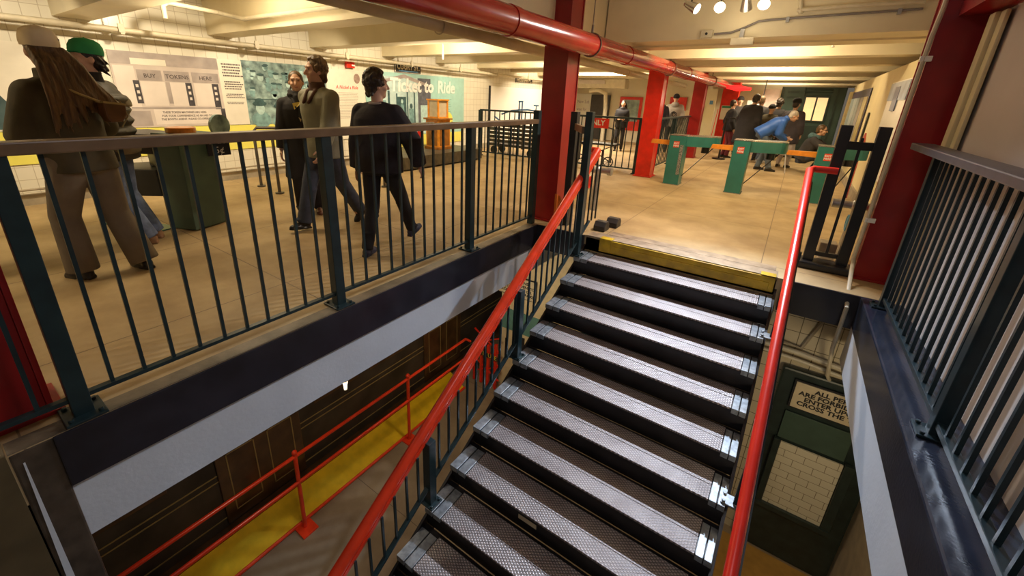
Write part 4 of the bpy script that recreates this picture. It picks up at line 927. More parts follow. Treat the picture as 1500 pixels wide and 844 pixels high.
# folding gates and pillar, seen through the stair balusters
M_blk = M_blackp
t = thing('folding_gate', 'red folding scissor gate with black plates beside the lower stair', 'gate', (-3.1, 4.9, -3.3))
for i, (px, x2) in enumerate(((696, 0), (706, 0), (716, 0), (727, 0))):
    a = at(px, 505, 1, 4.9); g = G(); g.box(a.x-.022, 4.88, -3.28, a.x+.022, 4.92, a.z); link('upright', g, M_redb, t)
a = at(694, 512, 1, 4.86); b_ = at(729, 530, 1, 4.86); g = G(); g.box(a.x, 4.85, b_.z, b_.x, 4.87, a.z+.04); pl = link('plate', g, M_blk, t)
text('EXIT  USE', .11, ((a.x+b_.x)/2, 4.848, (a.z+b_.z)/2-.0), (1, 0, 0), ZD, mat('amber_letter', (.8, .5, .05), .4), pl, align='CENTER', depth=.001)
g = G(); a = at(694, 560, 1, 4.9); b_ = at(730, 560, 1, 4.9)
for k in range(3): z0 = -3.1+.28*k; g.bar((a.x, 4.9, z0), (b_.x, 4.9, z0+.28), .02); g.bar((a.x, 4.9, z0+.28), (b_.x, 4.9, z0), .02)
link('lattice', g, M_redb, t)
YP = 5.1
t = thing('tiled_pillar', 'cream platform pillar with a teal band, left of the stair', 'pillar', (-2.75, YP+.2, -3.3))
a = at(733, 480, 1, YP); x0 = a.x; x1 = -1.95
g = G(); g.box(x0, YP, -3.3, x1, YP+.35, -.62); link('shaft', g, mat('cream_glazed', (.62, .50, .30), .35, noise=.08), t, bev=.01)
z1 = at(733, 447, 1, YP).z; z0 = at(733, 477, 1, YP).z
g = G(); g.box(x0-.012, YP-.012, z0, x1+.012, YP+.36, z1); link('band', g, mat('sea_green_tile', (.10, .22, .19), .35, noise=.1), t, bev=.004)
for px in (742, 754, 766): a = at(px, 503, 1, YP); g = G(); g.box(a.x-.03, YP-.004, a.z-.32, a.x+.03, YP-.001, a.z+.1); link('letter_frame', g, M_blk, t)
def low_sign(label, px0, py0, y, w, h, tilt=0, rows=None, size=.07):
    a = at(px0, py0, 1, y)
    t = thing('warning_sign', label, 'sign', (a.x+w/2, y, a.z-h/2))
    g = G(); g.box(a.x, y-.03, a.z-h, a.x+w, y-.015, a.z); link('board', g, mat('aged_cream_board', (.60, .50, .33), .45, noise=.1), t, bev=.004)
    g = G(); g.box(a.x-.015, y-.018, a.z-h-.015, a.x+w+.015, y-.005, a.z+.015); link('frame', g, M_blk, t)
    for k, s_ in enumerate(rows): text(s_, size, (a.x+w/2, y-.0315, a.z-h*(.25+.2*k)-.0), (1, 0, 0), ZD, M_blk, t, align='CENTER', depth=.001, bold=.0022, sx=1.12)
rows = ('ALL PERSONS', 'ARE FORBIDDEN TO', 'ENTER UPON OR', 'CROSS THE TRACKS')
low_sign('cream sign forbidding crossing the tracks, lower right under the curb', 1168, 557, 4.50, .74, .285, rows=rows, size=.064)
low_sign('cream lettered sign behind the stair balusters, above the teal band', 733, 398, YP-.02, .66, .32, rows=rows, size=.064)
# black frame, green panel and tile patch below the right sign
def pl46(a, b_, y=4.6): return at(a, b_, 1, y)
t = thing('tiled_booth', 'dark green booth with a pale tile panel on the lower right wall', 'booth', (.7, 4.5, -3.3))
a = pl46(1125, 540); b_ = pl46(1240, 640); c = pl46(1105, 790)
TL = pl46(1150, 590); zg = pl46(1147, 633).z; zt = pl46(1122, 722).z
g = G(); g.box(.40, 4.52, -3.29, 1.28, 4.60, -.96); link('backing', g, mat('booth_black_green', (.018, .030, .026), .4, noise=.3), t, bev=.02)
g = G(); g.box(.52, 4.485, zg+.01, 1.06, 4.5, TL.z-.01); link('green_panel', g, mat('booth_green', (.050, .085, .062), .35, noise=.1), t, bev=.004)
g = G(); g.box(.56, 4.475, zt, 1.07, 4.499, zg-.03); o = link('tile_panel', g, tile_mat('booth_brick_tile', (.66, .60, .44), (.25, .20, .13), .17, .085, 'xz', offs=.5, msize=.003), t, bev=.004); o['label'] = 'pale brick tile panel'
g = G(); g.box(.50, 4.45, zt-.05, .555, 4.5, zg).box(1.075, 4.45, zt-.05, 1.15, 4.5, zg).box(.50, 4.44, zt-.06, 1.15, 4.5, zt-.0); link('panel_frame', g, MATS['booth_black_green'], t, bev=.005)
g = G(); g.box(.3, 3.0, -3.3, 1.29, 4.5, -3.29); o = tag(link('floor_mat', g, mat('ochre_floor', (.45, .24, .05), .5, noise=.15)), 'ochre painted floor patch before the dark booth', 'floor patch')
t = thing('wall_pipes', 'pair of cream pipes across the lower tiled wall under the landing', 'pipe', (.7, 4.57, -1))
g = G(); g.tube([(.2, 4.57, pl46(1140, 508).z+.02), (.50, 4.57, pl46(1160, 512).z), (1.2, 4.57, pl46(1236, 545).z)], .025, 8); g.tube([(.2, 4.56, pl46(1140, 517).z+.02), (.50, 4.56, pl46(1160, 522).z), (1.2, 4.56, pl46(1236, 555).z)], .018, 8)
link('pipes', g, M_conduit, t, smooth=True)
g = G(); g.tube([(.62, 4.59, -.32), (.50, 4.59, -.75), (.2, 4.59, -.72)], .016, 8); link('branch_pipe', g, M_base, t, smooth=True)
# ================================================================== people
def blob(name, g, vox, m, parent, smooth=6, fac=.55):
    """closed pieces fused into one continuous skin"""
    me = bpy.data.meshes.new(name); me.from_pydata(g.v, [], g.f); me.update()
    t = bpy.data.objects.new('tmp', me); COL.objects.link(t)
    r = t.modifiers.new('r', 'REMESH'); r.mode = 'VOXEL'; r.voxel_size = vox
    s = t.modifiers.new('s', 'SMOOTH'); s.factor = fac; s.iterations = smooth
    bpy.context.view_layer.update()
    e = bpy.data.meshes.new_from_object(t.evaluated_get(bpy.context.evaluated_depsgraph_get()))
    bpy.data.objects.remove(t); e.name = name; e.materials.clear(); e.materials.append(m)
    e.polygons.foreach_set('use_smooth', [True]*len(e.polygons))
    o = bpy.data.objects.new(name, e); COL.objects.link(o); o.parent = parent; return o
def ik(a, b, l1, l2, pole):
    d = b-a; L = d.length
    if L > (l1+l2)*.999: b = a+d*((l1+l2)*.999/L); d = b-a; L = d.length
    u = d/L; c = (l1*l1-l2*l2+L*L)/(2*L); h = math.sqrt(max(0, l1*l1-c*c))
    p = pole-u*pole.dot(u); p.normalize(); return a+u*c+p*h, b
M_skin = mat('skin', (.62, .36, .24), .5, noise=.06, nscale=12); M_skind = mat('skin_tan', (.50, .29, .17), .5, noise=.06, nscale=12)
M_lip = mat('lip', (.42, .13, .10), .45, noise=0); M_eye = mat('eye_dark', (.03, .02, .015), .2, noise=0); M_brow = mat('brow', (.07, .04, .02), .7, noise=0)
M_teeth = mat('teeth', (.8, .76, .68), .3, noise=0)
def hair_mat(n, c1, c2):
    m = mat(n, c1, .42, noise=0, nscale=30, col2=c2, bump=.5, bscale=60); nt = m.node_tree
    tc = [q for q in nt.nodes if q.type == 'TEX_COORD'][0]
    mp = nt.nodes.new('ShaderNodeMapping'); mp.inputs['Scale'].default_value = (1.6, 1.6, .12); nt.links.new(tc.outputs['Object'], mp.inputs[0])
    for q in [q for q in nt.nodes if q.type == 'TEX_NOISE']: nt.links.new(mp.outputs[0], q.inputs['Vector'])
    return m
M_hbrown = hair_mat('brown_hair', (.16, .085, .03), (.05, .025, .01)); M_hdark = hair_mat('dark_hair', (.06, .04, .028), (.015, .01, .008))
M_hlight = hair_mat('light_brown_hair', (.20, .115, .045), (.06, .032, .012)); M_hgrey = hair_mat('grey_hair', (.55, .48, .38), (.28, .24, .19))
def cloth(n, c, rough=.85, v=.22, sc=6): return mat(n, c, rough, noise=v, nscale=sc, bump=.6, bscale=8)
def person(label, x, y, rz, h=1.75, lean=0, side=0, hip=(0, 0, 0), feet=None, hands=None, head=(0, 0), skin=M_skin, vox=.011, face=False,
           top=None, trousers=None, shoes=None, hair=None, hat=None, hood=None, scarf=None, skirt=None, footpitch=(0, 0), z=0, headdrop=0, elbow=None, curl=.5, wide=1.0):
    k = h/1.75; root = thing('person', label, 'person', (x, y, z), rz)
    V = lambda a, b, c: Vector((a, b, c))*k
    H = V(hip[0], hip[1], .93+hip[2]); U = Vector((math.sin(side), math.sin(lean)*math.cos(side), math.cos(lean)*math.cos(side))).normalized()
    Rt = Vector((1, 0, 0)); Rt = (Rt-U*Rt.dot(U)).normalized(); Fw = U.cross(Rt)
    def T(up, r=0, f=0): return H+U*up*k+Rt*r*k+Fw*f*k
    neck = T(.53); hc = T(.555)+ (U*(1-headdrop)+Vector((0, headdrop, .25*headdrop))).normalized()*.135*k
    hy, hp = head; Rh = Matrix.Rotation(hy, 3, 'Z') @ Matrix.Rotation(hp, 3, 'X')
    HP = lambda a, b, c: hc+Rh@V(a, b, c)
    sh = [T(.440, s*.158*wide, 0) for s in (-1, 1)]; hipj = [H+V(s*.088, 0, -.03) for s in (-1, 1)]
    ft = feet or ((-.10, 0, .08), (.10, .03, .08)); kn = []; an = []
    for i in range(2):
        a_, b_ = ik(hipj[i], V(*ft[i]), .425*k, .42*k, Vector(((-1, 1)[i]*.12, 1, .1))); kn.append(a_); an.append(b_)
    el = []; wr = []
    for i, s in enumerate((-1, 1)):
        tg = V(*hands[i]) if hands and hands[i] else sh[i]+V(s*.07, .05, -.50)
        pl = elbow[i] if elbow and elbow[i] else (s*.45, -1, -.2)
        a_, b_ = ik(sh[i], tg, .285*k, .25*k, Vector(pl)); el.append(a_); wr.append(b_)
    # ---- body: one continuous skin
    g = G(); pt = -lean
    q = lambda up, rx, ry, f=0: (T(up, 0, f), rx*k*wide, ry*k, 0, pt)
    g.loft([q(-.06, .13, .10), q(.05, .135, .095), q(.2, .125, .085), q(.36, .15, .095), q(.46, .15, .085), q(.51, .09, .065)], 20)
    g.cap(neck-U*.03*k, hc-Rh@V(0, .012, .03), .055*k, .052*k)
    g.ell(HP(0, -.008, .018), tuple(v*k for v in (.074, .092, .098)), Rh); g.ell(HP(0, .022, -.045), tuple(v*k for v in (.056, .062, .068)), Rh)
    g.ell(HP(0, .052, -.088), .028*k, Rh); g.cap(HP(0, .082, .015), HP(0, .104, -.028), .010*k, .016*k, 8)
    for s in (-1, 1):
        g.ell(HP(s*.076, -.008, -.008), tuple(v*k for v in (.010, .020, .033)), Rh, 8, 6)
        g.ell(HP(s*.036, .058, -.03), .026*k, Rh); g.cap(HP(s*.015, .084, .034), HP(s*.05, .072, .034), .009*k, .009*k, 8)
    for i, s in enumerate((-1, 1)):
        g.cap(sh[i], el[i], .046*k, .038*k); g.cap(el[i], wr[i], .038*k, .027*k)
        d = (wr[i]-el[i]).normalized(); inn = Vector((-s, .2, 0)); inn = (inn-d*inn.dot(d)).normalized(); wd = d.cross(inn).normalized()
        R3 = Matrix((wd, inn, d)).transposed(); pc = wr[i]+d*.05*k
        g.ell(pc, (.040*k, .017*k, .050*k), R3, 10, 8)
        fwd = wd if wd.y > 0 or abs(wd.y) < .2 and wd.z > 0 else -wd
        for j, (off, L_) in enumerate(((.028, .072), (.010, .080), (-.009, .074), (-.027, .058))):
            b0 = wr[i]+d*.085*k+fwd*off*k; d1 = (d+inn*curl*.5).normalized(); d2 = (d+inn*curl*1.6).normalized(); d3 = (d*.5+inn*curl*2.2).normalized()
            p1 = b0+d1*L_*.45*k; p2 = p1+d2*L_*.32*k; p3 = p2+d3*L_*.25*k
            g.cap(b0, p1, .0088*k, .0082*k, 8); g.cap(p1, p2, .0082*k, .0078*k, 8); g.cap(p2, p3, .0078*k, .0068*k, 8)
        t0 = wr[i]+d*.025*k+fwd*.028*k; t1 = t0+(d*.6+fwd*.7+inn*.3).normalized()*.042*k; t2 = t1+(d*.9+fwd*.15+inn*.4).normalized()*.030*k
        g.cap(t0, t1, .012*k, .010*k, 8); g.cap(t1, t2, .010*k, .008*k, 8)
    for i in range(2):
        g.cap(hipj[i], kn[i], .068*k, .048*k); g.cap(kn[i], an[i], .046*k, .032*k); g.cap(an[i], an[i]+V(0, .05, -.03), .030*k, .026*k)
    blob('body', g, min(vox, .0075 if face or vox < .009 else vox), skin, root, 3, .5)
    if face:
        for s in (-1, 1):
            g = G(); g.ell(HP(s*.031, .077, .012), tuple(v*k for v in (.012, .006, .0045)), Rh, 8, 6); link('eye', g, M_eye, root, world=False, smooth=True)
            g = G(); g.cap(HP(s*.016, .087, .036), HP(s*.048, .074, .036), .0045*k, .003*k, 6); link('eyebrow', g, M_brow, root, world=False, smooth=True)
        g = G(); g.tube([HP(-.026, .070, -.052), HP(-.012, .080, -.060), HP(.012, .080, -.060), HP(.026, .070, -.052)], [.003*k, .0055*k, .0055*k, .003*k], 8); link('mouth', g, M_lip, root, world=False, smooth=True)
    # ---- upper garment
    if top:
        m, ln, th, kind = top['m'], top.get('len', .10), top.get('th', .02), top.get('kind', 'jacket'); fl = top.get('flare', .0); sl = top.get('sleeve', 1.0)
        g = G(); rings = []
        if ln > .12:
            n = 4
            for j in range(n, 0, -1):
                dz = -ln*j/n; c = H+Vector((0, -.1*lean*0, dz))*k; rings.append((c, (.17+th+fl*j/n)*k, (.125+th+fl*j/n)*k, 0, pt*(1-j/n)))
        else: rings.append(q(-ln, .168+th, .122+th))
        rings += [q(.02, .162+th, .118+th), q(.16, .152+th, .108+th), q(.30, .166+th, .115+th), q(.38, .172+th*.9, .112+th), q(.44, .168+th*.7, .100+th*.7), q(.485, .125+th*.5, .085+th*.4), q(.52, .085, .070), q(.54, .066, .060)]
        g.loft(rings, 28)
        for i in range(2):
            r0 = (.057+th*.55)*sl*k; r1 = (.056+th*.6)*sl*k; r2 = (.046+th*.4)*sl*k; d = (wr[i]-el[i])
            g.cap(sh[i]+U*.0, el[i], r0, r1); g.cap(T(.50, (-1, 1)[i]*.05, -.01), sh[i], .052*k, r0*.92); g.cyl(el[i], el[i]+d*.97, r1, r2, n=16); g.ell(el[i], r1)
        if kind == 'puffer':
            for a_ in (.02, .11, .20, .29, .38): g.loft([q(a_-.03, .17+th, .12+th), q(a_, .19+th, .14+th), q(a_+.03, .17+th, .12+th)], 24)
            for i in range(2):
                for f_ in (.22, .5, .8): p = sh[i].lerp(el[i], f_); g.ell(p, (.066+th*.8)*k)
                for f_ in (.15, .5): p = el[i].lerp(wr[i], f_); g.ell(p, (.058+th*.8)*k)
        rn = random.Random(int(abs(x*100)))      # soft folds
        for _ in range(10):
            a0 = rn.uniform(.0, .36); sgn = rn.choice((-1, 1)); f_ = rn.choice((-1, 1))
            g.cap(T(a0, sgn*rn.uniform(.02, .11), f_*(.095+th)), T(a0+rn.uniform(-.1, .1), sgn*rn.uniform(.05, .15), f_*(.085+th)), .016*k, .010*k, 6)
        blob(kind if kind != 'jumper' else 'jumper', g, vox*1.05, m, root, 4)
        if top.get('collar'):
            g = G(); g.loft([(neck-U*.035*k+Fw*.0, .088*k, .082*k, 0, pt), (neck+U*.02*k, .078*k, .074*k, 0, pt), (neck+U*.06*k, .074*k, .070*k, 0, pt)], 20)
            for s in (-1, 1): g.cap(T(.50, s*.055, .07), T(.40, s*.035, .125+th), .026*k, .018*k, 8)
            blob('collar', g, vox, top['collar'], root, 3)
    if hood:
        g = G(); g.ell(T(.50, 0, -.10), (.13*k, .075*k, .085*k)); g.loft([(neck-U*.03*k, .11*k, .10*k, 0, pt), (neck+U*.05*k, .088*k, .085*k, 0, pt)], 20); blob('hood', g, vox, hood, root, 4)
    if scarf:
        g = G()
        for dz, r_ in ((-.03, .088), (.005, .092), (.04, .080)):
            g.tube([neck+Rt*(r_*math.cos(a_))*k+Fw*(r_*.92*math.sin(a_))*k+U*(dz+.012*math.sin(2*a_+dz*40))*k for a_ in [2*math.pi*j/18 for j in range(18)]], .028*k, 8, closed=True)
        g.cap(T(.52, .02, .09), T(.30, -.01, .145), .038*k, .030*k, 8); blob('scarf', g, vox*.8, scarf, root, 3)
    # ---- legs
    if trousers:
        m, w_, hem = trousers['m'], trousers.get('w', 1.0), trousers.get('hem', 1.0)
        g = G(); g.loft([(H-V(0, 0, .12), .165*k, .115*k), (H, .168*k*w_**.5, .122*k), (H+U*.1*k, .150*k, .108*k, 0, pt)], 24)
        for i in range(2):
            g.cap(hipj[i], kn[i], .092*k*w_, .070*k*w_); d = an[i]-kn[i]; g.cyl(kn[i], an[i]+d*.04, .068*k*w_, .054*k*w_*hem, n=18); g.ell(kn[i], .070*k*w_)
            rn = random.Random(i+3)
            for _ in range(6):
                f_ = rn.random(); p = kn[i].lerp(an[i], f_); g.ell(p+V(rn.uniform(-.02, .02), rn.uniform(-.02, .03), 0)*1, ((.060*w_)*k, (.062*w_)*k, .014*k), n=12, m=6)
        blob('trousers', g, vox*1.05, m, root, 4)
    if skirt:
        g = G(); n = 4
        g.loft([(H-V(0, 0, .60), .24*k, .19*k), (H-V(0, 0, .3), .20*k, .16*k), (H, .165*k, .12*k)], 28); blob('skirt', g, vox, skirt, root, 3)
    if shoes:
        for i, s in enumerate((-1, 1)):
            fp = footpitch[i]; a_ = an[i]; R = Matrix.Rotation(-s*.12, 3, 'Z') @ Matrix.Rotation(fp, 3, 'X')
            P_ = lambda u, v, w: a_+R@V(u, v, w)
            g = G(); g.ell(P_(0, -.025, -.035), tuple(v*k for v in (.038, .048, .042)), R); g.ell(P_(0, .08, -.050), tuple(v*k for v in (.042, .088, .028)), R)
            g.ell(P_(0, .03, -.03), tuple(v*k for v in (.036, .07, .040)), R)
            g.add([P_(u, v, w) for w in (-.08, -.06) for (u, v) in ((-.032, -.07), (.032, -.07), (.042, .07), (.032, .15), (0, .172), (-.032, .15), (-.042, .07))],
                  [tuple(range(6, -1, -1)), tuple(range(7, 14))]+[(j, (j+1) % 7, 7+(j+1) % 7, 7+j) for j in range(7)])
            blob('shoe', g, max(vox*.8, .007), shoes, root, 2)
    # ---- hair and hats
    if hair:
        m, st_ = hair; g = G(); rn = random.Random(11)
        g.ell(HP(0, -.022, .032), tuple(v*k for v in (.084, .096, .096)), Rh); g.ell(HP(0, -.055, -.02), tuple(v*k for v in (.074, .062, .075)), Rh)
        if st_ == 'long':
            for j in range(54):
                u = rn.uniform(-.095, .095); p0 = HP(u*.85, -.06-.03*rn.random(), .03); p1 = T(.50, u*1.6+.02, -.125-.02*rn.random()); p2 = T(rn.uniform(.20, .34)-abs(u)*.4, u*2.6+.07, -.140-.02*rn.random())
                g.tube([p0, p0.lerp(p1, .5)+Fw*(-.025*k), p1, p1.lerp(p2, .5)+Fw*(-.014*k), p2], [.016*k, .018*k, .015*k, .011*k, .004*k], 6)
        if st_ == 'curly':
            g.ell(HP(0, -.028, .035), tuple(v*k for v in (.094, .100, .104)), Rh)
            for j in range(150):
                a_ = rn.uniform(0, 2*math.pi); b_ = rn.uniform(-.35, 1.5); yy = -.02+.098*math.cos(b_)*math.sin(a_)
                if yy > .04 and b_ < .7: continue
                g.ell(HP(.096*math.cos(b_)*math.cos(a_), yy*1.04, .035+.106*math.sin(b_)), rn.uniform(.012, .019)*k, n=8, m=6)
            for j in range(16): g.ell(HP(rn.uniform(-.06, .06), -.085+.02*rn.random(), rn.uniform(-.09, -.02)), rn.uniform(.016, .026)*k, n=8, m=6)
        if st_ == 'messy':
            for j in range(22):
                a_ = rn.uniform(math.pi*1.05, math.pi*1.95); zz = rn.uniform(-.09, .02); p = HP(.078*math.cos(a_), -.02+.088*math.sin(a_), zz)
                g.cap(p, p+Rh@V(.02*math.cos(a_), -.035, -.02-.02*rn.random()), .016*k, .006*k, 6)
        if st_ == 'bun': g.ell(HP(0, -.115, .01), .034*k); [g.cap(HP(s*.055, .03, .075), HP(s*.080, -.02, -.02), .014*k, .014*k, 8) for s in (-1, 1)]; g.cap(HP(.05, -.08, -.03), HP(.085, -.07, -.10), .018*k, .006*k, 8)
        blob('hair', g, min(vox, .0075) if st_ != 'short' else vox, m, root, 1 if st_ != 'short' else 3)
    if hat:
        m, st_ = hat[0], hat[1]
        if st_ in ('cap', 'flatcap'):
            g = G(); n = 24; rings = []
            for j, (r_, z_) in enumerate(((1.0, .035), (1.03, .06), (.99, .095), (.84, .130), (.55, .150), (.2, .158))):
                rings.append((HP(0, -.012, z_), .092*r_*k, .108*r_*k, hy, hp))
            g.loft(rings, n); link('cap', g, m, root, world=False, smooth=True)
            pts = [HP(.072*math.cos(a_), .075+.092*math.sin(a_), .042-.012*math.sin(a_)) for a_ in [math.pi*j/12 for j in range(13)]]
            g = G(); up = Rh@V(0, 0, .006); n = len(pts)
            g.add(pts+[p+up for p in pts], [tuple(range(n-1, -1, -1)), tuple(range(n, 2*n))]+[(j, (j+1) % n, n+(j+1) % n, n+j) for j in range(n)]); link('brim', g, m, root, world=False)
            g = G(); g.ell(HP(0, -.012, .158), .008*k, n=8, m=6); link('button', g, m, root, world=False)
        if st_ == 'beanie':
            g = G(); g.ell(HP(0, -.015, .055), tuple(v*k for v in (.093, .108, .092)), Rh); g.loft([(HP(0, -.012, .025), .097*k, .112*k, hy, hp), (HP(0, -.012, .065), .097*k, .112*k, hy, hp)], 24); blob('beanie', g, vox, m, root, 2)
    root['_pts'] = 0; del root['_pts']
    return dict(root=root, HP=HP, T=T, wr=wr, el=el, sh=sh, an=an, k=k, Rh=Rh, Rt=Rt, Fw=Fw, U=U, rz=rz, loc=Vector((x, y, z)))
def W_(p, v): return p['loc']+Matrix.Rotation(p['rz'], 3, 'Z')@v
def rzof(fx, fy): return math.atan2(-fx, fy)
C_black = cloth('black_wool', (.016, .014, .016), v=.3); C_blk2 = cloth('black_knit', (.022, .018, .022), v=.3, sc=14); C_olive = cloth('dark_olive_wool', (.075, .062, .032), v=.25)
C_grey = cloth('grey_flannel', (.18, .145, .10), v=.12); C_sage = cloth('sage_waxed_cotton', (.22, .215, .150), .6, .15); C_brown = cloth('brown_corduroy', (.10, .045, .028))
C_jean = cloth('blue_denim', (.13, .17, .26), v=.3, sc=16); C_jeand = cloth('dark_denim', (.045, .055, .085), v=.25, sc=12); C_navy = cloth('navy_nylon', (.03, .035, .075), .6); C_hood = cloth('grey_fleece', (.36, .32, .27), v=.12)
C_blue = cloth('royal_blue_nylon', (.028, .11, .42), .5, .12); C_dkg = cloth('charcoal_cloth', (.045, .042, .045)); C_mar = cloth('maroon_cloth', (.14, .02, .03)); C_white = cloth('white_linen', (.62, .56, .55), v=.1)
L_black = mat('black_leather', (.018, .015, .014), .3, noise=.2); L_tan = mat('tan_suede', (.34, .18, .08), .7, noise=.2); L_blue = mat('dark_blue_trainer', (.03, .035, .07), .6, noise=.3, nscale=30); L_white = mat('white_trainer', (.6, .58, .55), .5)
# 1 woman in a cream cap
pA = person('woman in a cream cap and dark olive coat with long brown hair, seen from behind', -4.28, .80, rzof(-.93, -.37), 1.77, side=-.07, hip=(-.03, 0, 0), feet=((-.16, .10, .08), (.13, -.12, .08)), vox=.010,
       hands=((-.17, .30, 1.05), (.17, .28, 1.03)), elbow=((-.6, -1, -.3), (.6, -1, -.3)), head=(-.3, .05), top=dict(m=C_olive, len=.10, th=.042, kind='coat', sleeve=1.12, collar=C_olive), trousers=dict(m=C_grey, w=1.28, hem=1.45), shoes=L_black, hair=(M_hlight, 'long'), wide=.95,
       hat=(mat('cream_cap_cloth', (.80, .67, .43), .8, noise=.08), 'cap'))
g = G()
for a_, b_ in (((.030, -.1), (.030, .02)), ((.030, .02), (.052, -.1)), ((.052, -.1), (.052, .02)), ((.062, .02), (.078, -.1)), ((.078, .02), (.062, -.1))):
    pass
HPa = pA['HP']
for (u0, w0, u1, w1) in ((0, 0, 0, .022), (0, .022, .010, 0), (.010, 0, .010, .022), (.016, .022, .021, .012), (.026, .022, .021, .012), (.021, .012, .021, 0)):
    a0 = math.radians(-38)+u0/.1; a1 = math.radians(-38)+u1/.1
    g.cap(HPa(.096*math.cos(a0), -.012+.112*math.sin(a0), .065+w0), HPa(.096*math.cos(a1), -.012+.112*math.sin(a1), .065+w1), .0018, .0018, 6)
link('cap_emblem', g, C_navy, pA['root'], world=False)
t = thing('handbag', 'small brown leather shoulder bag hanging behind the woman in the cream cap', 'bag', tuple(W_(pA, pA['T'](.32, .15, -.20))))
c = W_(pA, pA['T'](.32, .15, -.205)); d = Matrix.Rotation(pA['rz'], 3, 'Z')@Vector((1, 0, 0)); n_ = Matrix.Rotation(pA['rz'], 3, 'Z')@Vector((0, 1, 0))
g = G(); g.add([c+d*u+n_*w+Vector((0, 0, v)) for w in (-.035, .035) for (u, v) in ((-.05, .05), (.10, .03), (.09, -.05), (.05, -.09), (-.03, -.09), (-.05, -.04))], [(5, 4, 3, 2, 1, 0), (6, 7, 8, 9, 10, 11)]+[(j, (j+1) % 6, 6+(j+1) % 6, 6+j) for j in range(6)])
link('pouch', g, mat('brown_bag_leather', (.13, .06, .02), .3, noise=.3), t, bev=.012)
g = G(); g.bar(c-d*.05+Vector((0, 0, .052)), c+d*.10+Vector((0, 0, .032)), .075, .014); link('zip_edge', g, mat('pale_piping', (.42, .34, .14), .5), t)
g = G(); s1 = W_(pA, pA['T'](.53, -.10, -.10)); g.tube([c-d*.04+Vector((0, 0, .05)), c.lerp(s1, .5)-n_*.03, s1], .008, 8); g.tube([c+d*.09+Vector((0, 0, .05)), c+d*.12+Vector((0, 0, -.05)), c+d*.06+Vector((0, 0, -.13))], .005, 6); link('strap', g, MATS['pale_piping'], t, smooth=True)
# 2 man in a green cap
pB = person('man in a green cap and black puffer jacket, beyond the woman in the cream cap', -4.97, 1.11, rzof(-.62, -.78), 1.77, side=-.03, feet=((-.02, -.12, .08), (.16, -.10, .08)), vox=.010,
       hands=((-.12, .32, 1.02), (.16, .30, 1.0)), head=(.85, .08), top=dict(m=cloth('black_puffer', (.035, .030, .022), .55), len=.13, th=.055, kind='puffer', collar=C_black), trousers=dict(m=C_jean, w=1.15, hem=1.3), shoes=L_tan, hair=(M_hdark, 'messy'),
       hat=(mat('green_cap_cloth', (.02, .26, .09), .8, noise=.15), 'cap'), wide=1.05)
g = G(); T = pB['T']
for sgn in (-1, 1): g.loft([(T(.31, sgn*.10, -.115), .085, .075, 0, 0), (T(.37, sgn*.10, -.11), .095, .075, 0, 0), (T(.42, sgn*.08, -.10), .06, .05, 0, 0)], 16)
g.loft([(T(-.08, 0, -.03), .2, .165, 0, 0), (T(-.02, 0, -.03), .215, .175, 0, 0), (T(.03, 0, -.03), .2, .16, 0, 0)], 24)
o = blob('back_panel', g, .012, cloth('olive_puffer_panel', (.15, .12, .07), .6), pB['root']); o['label'] = 'olive quilted panels'
# 3 smiling woman
pC = person('smiling woman in a long black coat and scarf facing the railing', -4.75, 2.80, rzof(.877, -.48), 1.66, vox=.009, face=True, head=(-.08, .0), feet=((-.10, 0, .08), (.10, .03, .08)),
       hands=((-.25, .06, .82), (.25, .06, .82)), top=dict(m=C_black, len=.44, th=.032, flare=.04, kind='coat', collar=C_black), trousers=dict(m=C_black, w=1.0, hem=1.1), shoes=mat('brown_shoe', (.16, .06, .03), .4), hair=(M_hbrown, 'bun'), scarf=C_black, wide=1.04)
g = G(); T = pC['T']; g.add([T(.47, -.02, .150), T(.45, .07, .150), T(.38, .055, .170), T(.43, .00, .165), T(.47, -.02, .135), T(.45, .07, .135), T(.38, .055, .15), T(.43, 0, .145)], [(0, 1, 2, 3), (7, 6, 5, 4), (0, 4, 5, 1), (1, 5, 6, 2), (2, 6, 7, 3), (3, 7, 4, 0)])
o = link('scarf_lining', g, mat('mustard_silk', (.46, .34, .05), .5), pC['root'], world=False); o['label'] = 'mustard scarf lining'
g = G(); g.add([T(.31, -.02, .158), T(.29, .02, .158), T(.24, .0, .163), T(.31, -.02, .14), T(.29, .02, .14), T(.24, .0, .145)], [(0, 1, 2), (5, 4, 3), (0, 3, 4, 1), (1, 4, 5, 2), (2, 5, 3, 0)])
o = link('shirt_patch', g, mat('beige_shirt', (.45, .34, .2), .7), pC['root'], world=False)
for z_ in (.12, -.02):
    g = G(); g.ell(T(z_, -.055, .150), .012, n=8, m=6); link('button', g, C_dkg, pC['root'], world=False)
# 4 curly-haired man walking left
pD = person('curly-haired man in a sage-green waxed jacket striding left past the smiling woman', -4.10, 2.66, rzof(.12, -1), 1.77, lean=.04, vox=.009, face=True, head=(-.25, .02), feet=((-.08, -.34, .14), (.10, .28, .085)), footpitch=(-.7, .12),
       hands=((-.22, .22, .88), (.27, -.24, .86)), elbow=(None, (.4, -1, .1)), top=dict(m=C_sage, len=.16, th=.032, kind='jacket', sleeve=1.15, collar=C_brown), trousers=dict(m=C_jeand, w=1.15, hem=1.2), shoes=L_black, hair=(M_hlight, 'curly'), wide=1.12)
